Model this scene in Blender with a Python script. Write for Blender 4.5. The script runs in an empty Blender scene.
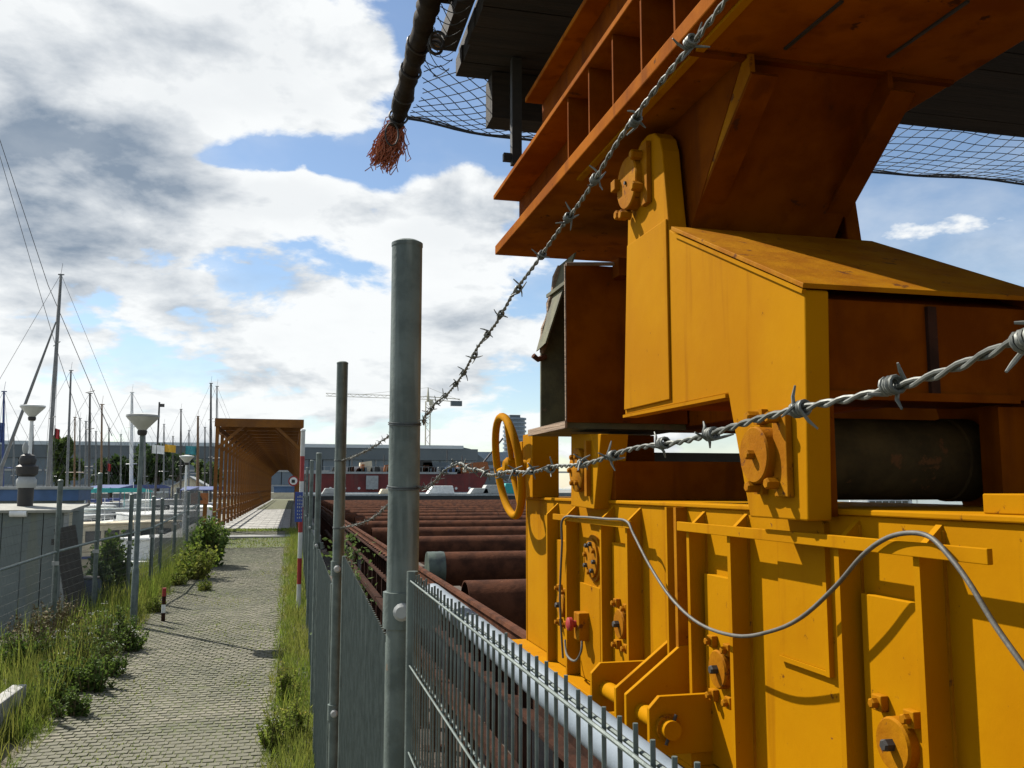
import bpy, bmesh, math, random
from mathutils import Vector, Matrix, Quaternion
random.seed(11)
R = random.uniform
scene = bpy.context.scene
col = scene.collection
rad = math.radians
EYE = 2.7                      # eye height over the foot of the ramp; z below is measured from the eye

# ------------------------------------------------------------------ camera
F = 900.0; PITCH = math.atan(104 / 900); YAW = math.atan(219 / 906.0)
cam_d = bpy.data.cameras.new('camera'); cam = bpy.data.objects.new('camera', cam_d); col.objects.link(cam)
cam_d.sensor_width = 36; cam_d.lens = F / 1024 * 36; cam_d.clip_start = 0.03; cam_d.clip_end = 6000
cam.location = (0, 0, EYE); cam.rotation_euler = (math.pi / 2 + PITCH, 0, -YAW)
scene.camera = cam
def D(px, py):
    x = (px - 512) / F; y = (384 - py) / F
    fw = math.cos(PITCH) - y * math.sin(PITCH); up = math.sin(PITCH) + y * math.cos(PITCH)
    return Vector((x * math.cos(YAW) + fw * math.sin(YAW), -x * math.sin(YAW) + fw * math.cos(YAW), up))
def U(px, py, X=None, Y=None, Z=None):
    d = D(px, py)
    t = X / d.x if X is not None else Y / d.y if Y is not None else Z / d.z
    return d * t
SL = .036; YT = 33.7
def zg(y): return -2.7 + SL * min(y, YT)
def G(px, py):
    d = D(px, py); return d * (-2.7 / (d.z - SL * d.y))

# ------------------------------------------------------------------ sky, sun, exposure
EL = rad(46); SUN = Vector((-.66 * math.cos(EL), .75 * math.cos(EL), math.sin(EL)))
w = bpy.data.worlds.new('World'); scene.world = w; w.use_nodes = True
nt = w.node_tree; nt.nodes.clear(); NN = nt.nodes; LK = nt.links
def nd(t, **k):
    n = NN.new(t)
    for a, b in k.items(): setattr(n, a, b)
    return n
def lk(a, b): LK.new(a, b)
def mth(op, a, b=None, c=None, clamp=False):
    n = nd('ShaderNodeMath', operation=op); n.use_clamp = clamp
    for i, v in enumerate((a, b, c)):
        if v is None: continue
        if isinstance(v, (int, float)): n.inputs[i].default_value = v
        else: lk(v, n.inputs[i])
    return n.outputs[0]
def vmt(op, a, b=None):
    n = nd('ShaderNodeVectorMath', operation=op)
    for i, v in enumerate((a, b)):
        if v is None: continue
        if isinstance(v, (tuple, Vector)): n.inputs[i].default_value = tuple(v)
        else: lk(v, n.inputs[i])
    return n
def smooth(v, a, b, lo=0.0, hi=1.0):
    n = nd('ShaderNodeMapRange'); n.interpolation_type = 'SMOOTHSTEP'
    lk(v, n.inputs[0]); n.inputs[1].default_value = a; n.inputs[2].default_value = b
    n.inputs[3].default_value = lo; n.inputs[4].default_value = hi
    return n.outputs[0]
sky = nd('ShaderNodeTexSky'); sky.sky_type = 'NISHITA'; sky.sun_disc = False
sky.sun_elevation = EL; sky.sun_rotation = math.atan2(SUN.x, SUN.y); sky.air_density = 1.0; sky.dust_density = .25; sky.ozone_density = 1.6
tc = nd('ShaderNodeTexCoord'); d0 = vmt('NORMALIZE', tc.outputs['Generated']).outputs[0]
sep = nd('ShaderNodeSeparateXYZ'); lk(d0, sep.inputs[0])
zc = mth('MAXIMUM', sep.outputs[2], 0.0)
inv = mth('DIVIDE', 1.0, mth('ADD', mth('MULTIPLY', zc, .9), .42))
zs_ = mth('MULTIPLY', zc, 2.3)
cmb = nd('ShaderNodeCombineXYZ'); lk(mth('MULTIPLY', sep.outputs[0], inv), cmb.inputs[0]); lk(mth('MULTIPLY', sep.outputs[1], inv), cmb.inputs[1])
lk(mth('MULTIPLY', zs_, inv), cmb.inputs[2])
def cloud_noise(off, scale, detail=9, rough=.56, dist=.25):
    n = nd('ShaderNodeTexNoise'); n.inputs['Scale'].default_value = scale; n.inputs['Detail'].default_value = detail
    n.inputs['Roughness'].default_value = rough; n.inputs['Distortion'].default_value = dist
    lk(vmt('ADD', cmb.outputs[0], off).outputs[0], n.inputs['Vector']); return n.outputs['Fac']
def field(sh):
    a = cloud_noise(Vector((3.7, 1.9, .4)) + sh, 2.3, 11, .55, .15); b = cloud_noise(Vector((9.1, 2.2, 5.0)) + sh, 5.5, 10, .57, .3)
    return mth('ADD', mth('MULTIPLY', a, .62), mth('MULTIPLY', b, .38))
n1 = field(Vector((0, 0, 0)))
n1s = field(Vector((-.02, .02, .085)))                          # the same clouds sampled a step up towards the sun
n2 = cloud_noise(Vector((8.1, 4.2, 2)), 2.6, 6)
nw = cloud_noise(Vector((1.3, 7.7, 5)), 7.0, 8)                # ragged edges
def blob(px, py, r, zs):
    c = D(px, py).normalized()
    s = vmt('MULTIPLY', vmt('SUBTRACT', d0, c).outputs[0], (1, 1, zs)).outputs[0]
    ln = vmt('LENGTH', s).outputs['Value']
    ln = mth('ADD', ln, mth('MULTIPLY', mth('SUBTRACT', nw, .5), .9 * r / F))
    return smooth(ln, 0, r / F, 1, 0)
def total(lst):
    acc = None
    for px, py, r, zs, amp in lst:
        t = mth('MULTIPLY', blob(px, py, r, zs), amp); acc = t if acc is None else mth('ADD', acc, t)
    return acc
cover = total([(60, 20, 330, 1.3, .18), (310, 50, 200, 1.3, .16), (45, 175, 190, 1.3, .19), (450, 215, 95, 1.1, .22), (290, 196, 140, 4.5, .19), (120, 340, 380, 1.8, .085),
               (430, 350, 300, 2.0, .075), (280, 158, 165, 3.4, -.28), (400, 175, 70, 1.8, -.10), (470, 110, 130, 1.0, -.16), (950, 205, 260, 1.6, -.09), (430, 35, 50, 1, -.08), (415, 255, 60, 2, -.05)])
dens = mth('ADD', n1, cover)
alpha = mth('MAXIMUM', smooth(dens, .495, .560), smooth(n2, .42, .72, 0, .38))
relief = mth('SUBTRACT', n1s, n1)                               # thicker above = shaded base
dark = total([(45, 195, 190, 1.5, .66), (100, 130, 140, 1.5, .34), (305, 275, 85, 2.2, .7), (40, 255, 110, 3, .4), (140, 20, 160, 2.0, .20), (200, 345, 220, 2.4, .42), (425, 325, 110, 1.6, .5), (500, 375, 170, 2.6, .4), (20, 325, 90, 2.5, .35)])
mod = smooth(mth('ADD', mth('MULTIPLY', n2, .4), mth('MULTIPLY', nw, .6)), .34, .66, .35, 1.1)
shade = mth('ADD', mth('MULTIPLY', relief, 4.6), mth('MULTIPLY', dark, mod), clamp=True)
shade = mth('MULTIPLY', mth('ADD', shade, smooth(mth('SUBTRACT', dens, .58), 0, .2, 0, .12), clamp=True), mth('ADD', .74, mth('MULTIPLY', nw, .5)), clamp=True)
alpha = mth('MULTIPLY', alpha, smooth(sep.outputs[2], -.03, .0))
mixc = nd('ShaderNodeMix'); mixc.data_type = 'RGBA'; lk(shade, mixc.inputs[0])
SKY = .074; EXPO = .85; KC = 1 / (SKY * 2 ** EXPO)
mixc.inputs[6].default_value = (.98 * KC, 1.0 * KC, 1.0 * KC, 1); mixc.inputs[7].default_value = (.25 * KC, .315 * KC, .40 * KC, 1)
mixs = nd('ShaderNodeMix'); mixs.data_type = 'RGBA'; lk(mth('MULTIPLY', alpha, .97), mixs.inputs[0]); lk(sky.outputs[0], mixs.inputs[6]); lk(mixc.outputs[2], mixs.inputs[7])
bg = nd('ShaderNodeBackground'); bg.inputs[1].default_value = SKY; lk(mixs.outputs[2], bg.inputs[0])
wo = nd('ShaderNodeOutputWorld'); lk(bg.outputs[0], wo.inputs[0])
sl = bpy.data.lights.new('sun', 'SUN'); sl.energy = 5.0; sl.angle = rad(.53); sl.color = (1, .95, .86)
so = bpy.data.objects.new('sun', sl); col.objects.link(so); so.rotation_euler = SUN.to_track_quat('Z', 'Y').to_euler(); so.location = (-20, 20, 30)
vs = scene.view_settings; vs.view_transform = 'Standard'; vs.look = 'None'; vs.exposure = EXPO; vs.gamma = 1

# ------------------------------------------------------------------ materials
def mat(name, c1, c2=None, scale=5, rough=.6, metal=0, spots=None, bump=0, bscale=40, stretch=(1, 1, 1), spec=.5, island=0, streak=None, trans=0, chips=None):
    m = bpy.data.materials.new(name); m.use_nodes = True
    t = m.node_tree; n = t.nodes; l = t.links; b = n['Principled BSDF']
    b.inputs['Roughness'].default_value = rough; b.inputs['Metallic'].default_value = metal; b.inputs['Specular IOR Level'].default_value = spec
    tcn = n.new('ShaderNodeTexCoord'); mp = n.new('ShaderNodeMapping'); mp.inputs['Scale'].default_value = stretch; l.new(tcn.outputs['Object'], mp.inputs[0])
    def noise(s, det=6, r=.6):
        q = n.new('ShaderNodeTexNoise'); q.inputs['Scale'].default_value = s; q.inputs['Detail'].default_value = det; q.inputs['Roughness'].default_value = r
        l.new(mp.outputs[0], q.inputs['Vector']); return q.outputs['Fac']
    def mix(f, a, bb):
        q = n.new('ShaderNodeMix'); q.data_type = 'RGBA'
        l.new(f, q.inputs[0])
        for i, v in ((6, a), (7, bb)):
            if isinstance(v, tuple): q.inputs[i].default_value = (*v, 1)
            else: l.new(v, q.inputs[i])
        return q.outputs[2]
    def ramp(v, a, bb):
        q = n.new('ShaderNodeMapRange'); q.interpolation_type = 'SMOOTHSTEP'; l.new(v, q.inputs[0]); q.inputs[1].default_value = a; q.inputs[2].default_value = bb; return q.outputs[0]
    c = None
    if c2 is None: c2 = tuple(x * .78 for x in c1)
    c = mix(ramp(noise(scale), .35, .65), c1, c2)
    if island:
        g = n.new('ShaderNodeNewGeometry'); hs = n.new('ShaderNodeHueSaturation'); l.new(c, hs.inputs['Color'])
        mr = n.new('ShaderNodeMapRange'); l.new(g.outputs['Random Per Island'], mr.inputs[0]); mr.inputs[3].default_value = 1 - island; mr.inputs[4].default_value = 1 + island
        l.new(mr.outputs[0], hs.inputs['Value'])
        mr2 = n.new('ShaderNodeMapRange'); l.new(g.outputs['Random Per Island'], mr2.inputs[0]); mr2.inputs[3].default_value = .5 + .03 * island; mr2.inputs[4].default_value = .5 - .03 * island
        l.new(mr2.outputs[0], hs.inputs['Hue']); c = hs.outputs[0]
    if spots: c = mix(ramp(noise(spots[2], 9, .68), spots[1], spots[1] + .05), c, spots[0])
    if streak:
        q = n.new('ShaderNodeTexNoise'); q.inputs['Scale'].default_value = 1; q.inputs['Detail'].default_value = 5
        mp2 = n.new('ShaderNodeMapping'); mp2.inputs['Scale'].default_value = (streak[2], streak[2], streak[2] * .09); l.new(tcn.outputs['Object'], mp2.inputs[0]); l.new(mp2.outputs[0], q.inputs['Vector'])
        mm = n.new('ShaderNodeMath'); mm.operation = 'MULTIPLY'; mm.inputs[1].default_value = .55; l.new(ramp(q.outputs['Fac'], streak[1], streak[1] + .12), mm.inputs[0])
        c = mix(mm.outputs[0], c, streak[0])
    if chips: c = mix(ramp(noise(chips[2], 4, .6), chips[1], chips[1] + .03), c, chips[0])
    l.new(c, b.inputs['Base Color'])
    if trans:
        tl = n.new('ShaderNodeBsdfTranslucent'); ms = n.new('ShaderNodeMixShader'); ms.inputs[0].default_value = trans
        l.new(c, tl.inputs[0]); l.new(b.outputs[0], ms.inputs[1]); l.new(tl.outputs[0], ms.inputs[2]); l.new(ms.outputs[0], n['Material Output'].inputs[0])
    if rough < .95:
        mr = n.new('ShaderNodeMapRange'); l.new(noise(scale * 3), mr.inputs[0]); mr.inputs[3].default_value = max(.05, rough - .12); mr.inputs[4].default_value = min(1, rough + .15); l.new(mr.outputs[0], b.inputs['Roughness'])
    if bump:
        bp = n.new('ShaderNodeBump'); bp.inputs['Strength'].default_value = bump; bp.inputs['Distance'].default_value = .01; l.new(noise(bscale, 8), bp.inputs['Height']); l.new(bp.outputs[0], b.inputs['Normal'])
    return m
YEL = mat('yellow_paint', (.345, .153, .0002), (.305, .124, .0002), 1.4, .72, spots=((.10, .035, .006), .655, 11), bump=.16, bscale=9, streak=((.22, .080, .001), .58, 9), spec=.03, chips=((.13, .05, .015), .715, 38))
YEB = mat('yellow_paint_chipped', (.30, .122, .001), (.23, .080, .001), 6, .7, spots=((.10, .035, .01), .60, 14), bump=.25, bscale=40, spec=.05)
YSH = mat('shaded_weathered_paint', (.165, .042, .0005), (.110, .025, .0005), 4, .8, spots=((.06, .02, .008), .64, 8), bump=.18, bscale=25, streak=((.08, .02, .003), .57, 8), spec=.03)  # gantry yellow with shade painted in, darker and redder; spots and streaks are wear
RST = mat('rust', (.092, .036, .019), (.042, .018, .011), 3.5, .85, spots=((.15, .07, .04), .66, 9), bump=.6, bscale=22, spec=.05)
RSD = mat('dark_rust', (.045, .020, .013), (.022, .012, .009), 5, .9, spots=((.16, .06, .03), .64, 11), bump=.6, bscale=30, spec=.05)
GAL = mat('galvanized_steel', (.105, .132, .120), (.064, .084, .076), 14, .5, .15, spots=((.15, .10, .06), .69, 16), bump=.16, bscale=60, streak=((.19, .22, .20), .56, 22))
WIR = mat('galvanized_wire', (.15, .155, .14), (.085, .09, .08), 60, .55, .4, spots=((.10, .05, .025), .66, 40), bump=.05)
WRD = mat('dull_wire', (.09, .10, .10), (.06, .07, .07), 30, .55, .3)
BLP = mat('pale_blue_pipe', (.17, .205, .24), (.12, .15, .18), 5, .7, spots=((.20, .18, .15), .68, 14), bump=.1)
HOS = mat('grey_hose', (.085, .08, .066), (.055, .052, .044), 14, .6, bump=.15, bscale=80)
BLK = mat('black_steel', (.018, .018, .018), (.03, .026, .022), 8, .6)
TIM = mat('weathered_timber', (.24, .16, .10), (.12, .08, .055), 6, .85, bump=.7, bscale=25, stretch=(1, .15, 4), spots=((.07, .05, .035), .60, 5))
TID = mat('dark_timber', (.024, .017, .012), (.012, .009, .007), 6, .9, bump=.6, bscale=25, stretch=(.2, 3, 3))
YBO = mat('bounce_lit_girder_paint', (.27, .078, .0005), (.18, .046, .0005), 3, .8, spots=((.07, .025, .008), .63, 9), bump=.15, bscale=18, streak=((.12, .032, .003), .57, 8), spec=.03)  # flange yellow with shade and bounced light put into the colour; spots are wear
OLV = mat('olive_dark_panel', (.095, .090, .042), (.052, .050, .026), 6, .8, spots=((.10, .07, .04), .62, 12), bump=.3)
ROL = mat('rusty_roller', (.075, .050, .020), (.040, .028, .013), 5, .85, spots=((.11, .05, .02), .6, 8), bump=.4, bscale=20, spec=.05)
LMP = mat('lamp_opal', (.50, .51, .48), (.42, .43, .40), 5, .5)
CON = mat('concrete', (.36, .35, .32), (.26, .255, .235), 4, .9, spots=((.15, .145, .12), .62, 8), bump=.35, bscale=50)
BRI = mat('paving_sett', (.145, .134, .094), (.088, .088, .054), .7, .9, spots=((.07, .072, .045), .60, 5), bump=.45, bscale=70, island=.20)
JNT = mat('path_joint_sand', (.100, .095, .058), (.075, .085, .030), 2.0, 1, bump=.5, bscale=80)
SOI = mat('dry_soil', (.115, .100, .065), (.070, .070, .038), 1.2, 1, bump=.6, bscale=20)
YAR = mat('yard_concrete', (.23, .23, .215), (.17, .17, .155), .8, .95, spots=((.10, .10, .085), .60, 2), bump=.3, bscale=20)
DCK = mat('dock_floor', (.075, .058, .042), (.040, .032, .025), 1.1, 1, spots=((.13, .09, .06), .62, 4), bump=.5, bscale=15)
GRS = mat('grass_blade', (.130, .190, .026), (.190, .195, .042), 1.6, .8, island=.42, spec=.2, trans=.42)
WED = mat('weed_leaf', (.095, .145, .026), (.062, .105, .020), 2, .75, island=.40, spec=.25, trans=.40)
STM = mat('dry_stem', (.15, .12, .055), (.10, .075, .035), 3, .9, island=.3)
FLW = mat('white_petal', (.72, .72, .64), (.62, .62, .5), 8, .7)
FLY = mat('yellow_petal', (.60, .47, .05), (.5, .38, .05), 8, .7)
LFD = mat('dark_foliage', (.046, .078, .022), (.030, .055, .018), .8, .8, island=.45, spec=.25, trans=.3)
LFL = mat('pale_foliage', (.085, .125, .032), (.06, .095, .028), .8, .8, island=.40, spec=.25, trans=.35)
BRK = mat('bark', (.085, .065, .045), (.05, .04, .03), 6, .95, bump=.6)
GRW = mat('shed_grey_panel', (.145, .172, .165), (.115, .140, .134), 2, .75, spots=((.16, .17, .13), .64, 4), streak=((.15, .16, .11), .55, 4), bump=.1)
SHR = mat('shed_roof_sheet', (.25, .25, .215), (.18, .18, .155), 3, .8, bump=.2)
BLU = mat('blue_trim', (.045, .10, .22), (.035, .08, .17), 4, .6)
DBL = mat('dark_blue_tarp', (.025, .045, .085), (.02, .03, .06), 5, .7, bump=.3)
WHT = mat('white_paint', (.70, .71, .69), (.58, .59, .57), 3, .45, streak=((.42, .40, .34), .62, 3))
CRM = mat('cream_paint', (.60, .53, .38), (.52, .45, .32), 3, .6)
LGY = mat('light_grey_paint', (.34, .35, .34), (.27, .28, .27), 3, .55)
RED = mat('red_hull', (.17, .016, .012), (.10, .012, .010), .5, .6, spots=((.10, .03, .02), .62, 1.2), streak=((.10, .04, .03), .58, 1.2))
RDS = mat('red_sign_paint', (.30, .014, .014), (.24, .012, .012), 6, .5)
GLS = mat('dark_glass', (.022, .028, .034), (.016, .02, .025), 3, .12)
GLB = mat('blue_grey_glass', (.085, .125, .165), (.06, .095, .13), .06, .2, spec=.6)
ROF = mat('far_roof', (.095, .115, .125), (.075, .095, .105), .05, .6)
RFL = mat('far_roof_edge', (.42, .47, .49), (.36, .41, .43), .1, .5)
ALU = mat('mast_aluminium', (.17, .175, .175), (.12, .125, .125), 2, .42, .25)
WMA = mat('varnished_mast', (.19, .105, .045), (.14, .075, .03), 3, .5)
DMA = mat('dark_mast', (.06, .055, .05), (.04, .038, .036), 3, .5)
TEA = mat('teal_canvas', (.035, .32, .31), (.03, .26, .25), 4, .8)
BCV = mat('blue_canvas', (.05, .075, .20), (.04, .06, .15), 4, .85, bump=.3)
FYE = mat('yellow_cloth', (.60, .36, .03), (.52, .30, .03), 4, .8)
FTE = mat('teal_cloth', (.05, .28, .30), (.05, .22, .26), 4, .8)
ROP = mat('orange_rope', (.42, .15, .085), (.28, .09, .05), 20, .9, bump=.3, bscale=120)
TAR = mat('dark_tarpaulin', (.018, .014, .011), (.034, .026, .019), 7, .85, bump=.8, bscale=12, spec=.1)
NET = mat('net_cord', (.022, .028, .034), (.03, .035, .04), 10, .8)
GRN = mat('green_film', (.075, .10, .075), (.025, .036, .03), 5, .5, bump=.6, bscale=10)
ORS = mat('orange_sign', (.34, .105, .022), (.25, .08, .02), 8, .6, spots=((.10, .04, .015), .57, 14))
SBL = mat('sign_blue', (.018, .05, .24), (.016, .042, .2), 8, .45)
WAT = mat('harbour_water', (.030, .045, .050), (.022, .035, .040), .15, .09, bump=.35, bscale=1.4)
TUN = mat('tunnel_orange_paint', (.19, .068, .002), (.125, .043, .002), 2, .8, streak=((.16, .065, .012), .56, 3), spots=((.12, .05, .015), .66, 5))
TUR = mat('tunnel_roof_sheet', (.05, .030, .012), (.035, .022, .010), 2, .8)
TWR = mat('tower_cladding', (.17, .22, .27), (.13, .175, .22), .05, .4)
CRN = mat('crane_paint', (.45, .42, .30), (.38, .36, .28), 1, .6)
MOS = mat('moss_strip', (.075, .085, .03), (.055, .065, .028), 6, 1, bump=.8, bscale=60)

# ------------------------------------------------------------------ mesh helpers
class MB:
    def __init__(s): s.v = []; s.f = []
    def add(s, vs, fs):
        o = len(s.v); s.v += [tuple(p) for p in vs]; s.f += [tuple(i + o for i in q) for q in fs]; return s
    def box(s, x0, x1, y0, y1, z0, z1):
        return s.add([(x0, y0, z0), (x1, y0, z0), (x1, y1, z0), (x0, y1, z0), (x0, y0, z1), (x1, y0, z1), (x1, y1, z1), (x0, y1, z1)],
                     [(3, 2, 1, 0), (4, 5, 6, 7), (0, 1, 5, 4), (1, 2, 6, 5), (2, 3, 7, 6), (3, 0, 4, 7)])
    def prism(s, loop, vec):
        loop = [Vector(p) for p in loop]; vec = Vector(vec); n = len(loop)
        nrm = Vector((0, 0, 0))
        for i in range(n): nrm += loop[i].cross(loop[(i + 1) % n])
        if nrm.dot(vec) > 0: loop = loop[::-1]
        return s.add(loop + [p + vec for p in loop], [tuple(range(n)), tuple(range(2 * n - 1, n - 1, -1))] + [((i + 1) % n, i, i + n, (i + 1) % n + n) for i in range(n)])
    def px(s, pts, x0, x1): return s.prism([(x0, y, z) for y, z in pts], (x1 - x0, 0, 0))      # outline in y,z
    def py(s, pts, y0, y1): return s.prism([(x, y0, z) for x, z in pts], (0, y1 - y0, 0))      # outline in x,z
    def pz(s, pts, z0, z1): return s.prism([(x, y, z0) for x, y in pts], (0, 0, z1 - z0))
    def bar(s, a, b, w, h, up=(0, 0, 1)):
        a = Vector(a); b = Vector(b); d = (b - a).normalized(); sd = d.cross(Vector(up))
        if sd.length < 1e-5: sd = d.cross(Vector((1, 0, 0)))
        sd.normalize(); u = sd.cross(d); sd *= w / 2; u *= h / 2
        return s.prism([a - sd - u, a + sd - u, a + sd + u, a - sd + u], b - a)
    def tube(s, pts, r, n=8, closed=False, cap=True):
        pts = [Vector(p) for p in pts]; m = len(pts)
        rs = r if isinstance(r, (list, tuple)) else [r] * m
        def tan(i):
            if closed: return (pts[(i + 1) % m] - pts[i - 1]).normalized()
            return (pts[min(i + 1, m - 1)] - pts[max(i - 1, 0)]).normalized()
        t = tan(0); u = t.orthogonal().normalized(); vs = []; fs = []
        for i in range(m):
            t2 = tan(i); q = t.rotation_difference(t2); u = (q @ u); u = (u - t2 * u.dot(t2)).normalized(); t = t2; b = t.cross(u)
            for k in range(n):
                a = 2 * math.pi * k / n; vs.append(pts[i] + (u * math.cos(a) + b * math.sin(a)) * rs[i])
        for i in range(m if closed else m - 1):
            j = (i + 1) % m
            for k in range(n): fs.append((i * n + k, i * n + (k + 1) % n, j * n + (k + 1) % n, j * n + k))
        if cap and not closed: fs += [tuple(range(n - 1, -1, -1)), tuple((m - 1) * n + k for k in range(n))]
        return s.add(vs, fs)
    def lathe(s, prof, o, axis, n=16):           # prof: (radius, distance along axis)
        o = Vector(o); ax = Vector(axis).normalized(); u = ax.orthogonal().normalized(); b = ax.cross(u); vs = []; fs = []
        for r, t in prof:
            for k in range(n):
                a = 2 * math.pi * k / n; vs.append(o + ax * t + (u * math.cos(a) + b * math.sin(a)) * max(r, 1e-4))
        for i in range(len(prof) - 1):
            for k in range(n): fs.append((i * n + k, i * n + (k + 1) % n, (i + 1) * n + (k + 1) % n, (i + 1) * n + k))
        fs += [tuple(range(n - 1, -1, -1)), tuple((len(prof) - 1) * n + k for k in range(n))]
        return s.add(vs, fs)
    def leaf(s, c, size, ax=None):
        a = Vector((R(-1, 1), R(-1, 1), R(-.6, 1))).normalized() if ax is None else ax; b = a.orthogonal().normalized()
        b = Quaternion(a, R(0, 6.28)) @ b; c = Vector(c); L = size * R(.7, 1.3); W = L * R(.28, .42); k = a.cross(b) * W * .3
        return s.add([c, c + a * L * .5 + b * W + k, c + a * L, c + a * L * .5 - b * W + k], [(0, 1, 2, 3)])
    def blade(s, x, y, z, h, w, lean):
        a = R(0, 6.28); dx, dy = math.cos(a) * w, math.sin(a) * w; lx, ly = R(-lean, lean), R(-lean, lean)
        return s.add([(x - dx, y - dy, z), (x + dx, y + dy, z), (x + lx * .4 + dx * .7, y + ly * .4 + dy * .7, z + h * .6), (x + lx * .4 - dx * .7, y + ly * .4 - dy * .7, z + h * .6), (x + lx, y + ly, z + h)], [(0, 1, 2, 3), (3, 2, 4)])
    def mesh(s, name, m, off=(0, 0, 0), smooth=False):
        me = bpy.data.meshes.new(name); o = Vector(off)
        me.from_pydata([tuple(Vector(p) - o) for p in s.v], [], s.f); me.materials.append(m); me.update()
        if smooth: me.shade_smooth(); me.set_sharp_from_angle(angle=rad(38))
        return me
BASE = {}
def link(o, parent, base):
    col.objects.link(o)
    if parent is not None: o.parent = parent
    else: o.location = Vector(base) + Vector((0, 0, EYE))
def tag(o, label=None, cat=None, group=None, kind=None):
    for k, v in (('label', label), ('category', cat), ('group', group), ('kind', kind)):
        if v: o[k] = v
    return o
def thing(name, base, label, cat, group=None):
    o = bpy.data.objects.new(name, None); o.empty_display_size = .2; link(o, None, base); BASE[o] = Vector(base); return tag(o, label, cat, group)
def part(name, mb, m, parent, smooth=False, bevel=0, label=None, kind=None):
    b = BASE[parent]; o = bpy.data.objects.new(name, mb.mesh(name, m, b, smooth)); link(o, parent, None); BASE[o] = b
    if bevel:
        bv = o.modifiers.new('bevel', 'BEVEL'); bv.width = bevel; bv.segments = 2; bv.limit_method = 'ANGLE'; bv.angle_limit = rad(35)
    return tag(o, label, kind=kind)
def solo(name, mb, m, base, label=None, cat=None, group=None, kind=None, smooth=False, bevel=0):
    o = bpy.data.objects.new(name, mb.mesh(name, m, base, smooth)); link(o, None, base); BASE[o] = Vector(base)
    if bevel:
        bv = o.modifiers.new('bevel', 'BEVEL'); bv.width = bevel; bv.segments = 2; bv.limit_method = 'ANGLE'
    return tag(o, label, cat, group, kind)
def piece(name, me, loc, parent, rot=None):                       # shares mesh data; loc in scene coordinates
    o = bpy.data.objects.new(name, me); link(o, parent, None); o.location = Vector(loc) - BASE[parent]; BASE[o] = BASE[parent]
    if rot: o.rotation_euler = rot
    return o
def copy_tree(o, parent=None):
    c = o.copy(); col.objects.link(c); c.parent = parent; BASE[c] = BASE[o]
    for ch in list(o.children): copy_tree(ch, c)
    return c
ORD = ['nearest', 'second', 'third', 'fourth', 'fifth', 'sixth', 'seventh', 'eighth', 'ninth', 'tenth', 'eleventh', 'twelfth', 'thirteenth', 'fourteenth', 'fifteenth', 'sixteenth', 'seventeenth', 'eighteenth', 'nineteenth', 'twentieth']

# ================================================================== SETTING
wm = MB(); wm.add([(-3000, 26, -3.35), (3000, 26, -3.35), (3000, 4000, -3.35), (-3000, 4000, -3.35)], [(0, 1, 2, 3)])
solo('water', wm, WAT, (0, 300, -3.35), kind='structure')
def xs(y): return -4.35 + (min(max(y, 10), 24) - 10) / 14 * 1.25           # where the verge drops to the yard
def gh(x, y):
    r = zg(y) - .03
    def sm(t): t = min(max(t, 0), 1); return t * t * (3 - 2 * t)
    if x < xs(y): return r + (-2.78 - r) * sm((xs(y) - x) / 1.3)
    if x > .45: return r + (-2.78 - r) * sm((x - .45) / .5)
    return r
gm = MB(); XS = [-60, -40, -25, -15, -10] + [-8 + i * .25 for i in range(40)] + [2.2, 3, 5, 8, 14, 26, 45]; YS = [-12, -6, -3] + [i * .6 for i in range(52)]
for y in YS:
    for x in XS: gm.v.append((x, y, gh(x, y) + (R(-.012, .012) if -7 < x < 2 else 0)))
for j in range(len(YS) - 1):
    for i in range(len(XS) - 1):
        a = j * len(XS) + i; gm.f.append((a, a + 1, a + 1 + len(XS), a + len(XS)))
solo('ground', gm, SOI, (0, 10, -2.7), kind='structure', smooth=True)
solo('yard_pavement', MB().box(-30, -4.9, 8, 28.5, -3.1, -2.755), YAR, (-12, 18, -2.9), kind='structure')
solo('dock_floor', MB().box(.95, 45, -8, 85, -3.6, -2.765), DCK, (10, 30, -3), kind='structure')
solo('causeway', MB().box(-4.2, .94, 30.62, 135, -3.6, -1.56).box(-60, 45, 28.5, 30.6, -3.9, -2.85), YAR, (-1.5, 80, -2.5), kind='structure')
solo('far_bank', MB().box(-160, -4.6, 118, 190, -3.6, -2.3), SOI, (-60, 150, -3), kind='structure')
solo('far_quay', MB().box(-900, 1200, 330, 900, -3.6, -1.8), YAR, (0, 500, -3), kind='structure')

# the path: a bedding sheet, 300 nearest setts one by one, the rest as one mesh
PX0, PX1 = -2.28, -.18
pm = MB(); pm.add([(PX0 - .05, 3, zg(3) - .007), (PX1 + .05, 3, zg(3) - .007), (PX1 + .05, YT, zg(YT) - .007), (PX0 - .05, YT, zg(YT) - .007), (PX0 - .3, 135, zg(YT) - .007), (PX1 + .35, 135, zg(YT) - .007)], [(0, 1, 2, 3), (3, 2, 5, 4)])
path = solo('path', pm, JNT, (-1.2, 10, -2.4), kind='structure')
BX, BY = .112, .098
def sett(mb, x, y, z, a, b, t1, t2, c=.006):
    mb.add([(x - a, y - b, z - .03 ), (x + a, y - b, z - .03), (x + a, y + b, z - .03), (x - a, y + b, z - .03),
            (x - a + c, y - b + c, z - t1), (x + a - c, y - b + c, z + t1), (x + a - c, y + b - c, z + t2), (x - a + c, y + b - c, z - t2)],
           [(4, 5, 6, 7), (0, 1, 5, 4), (1, 2, 6, 5), (2, 3, 7, 6), (3, 0, 4, 7)])
variants = []
for k in range(6):
    mb = MB(); sett(mb, 0, 0, 0, BX / 2 - .0035 - R(0, .003), BY / 2 - .0035 - R(0, .003), R(-.0018, .0018), R(-.0018, .0018)); mb.v = [(x, y, z + SL * y) for x, y, z in mb.v]
    variants.append(mb.mesh('brick', BRI))
rest = MB(); cnt = 0; y = 7.2; row = 0
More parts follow.
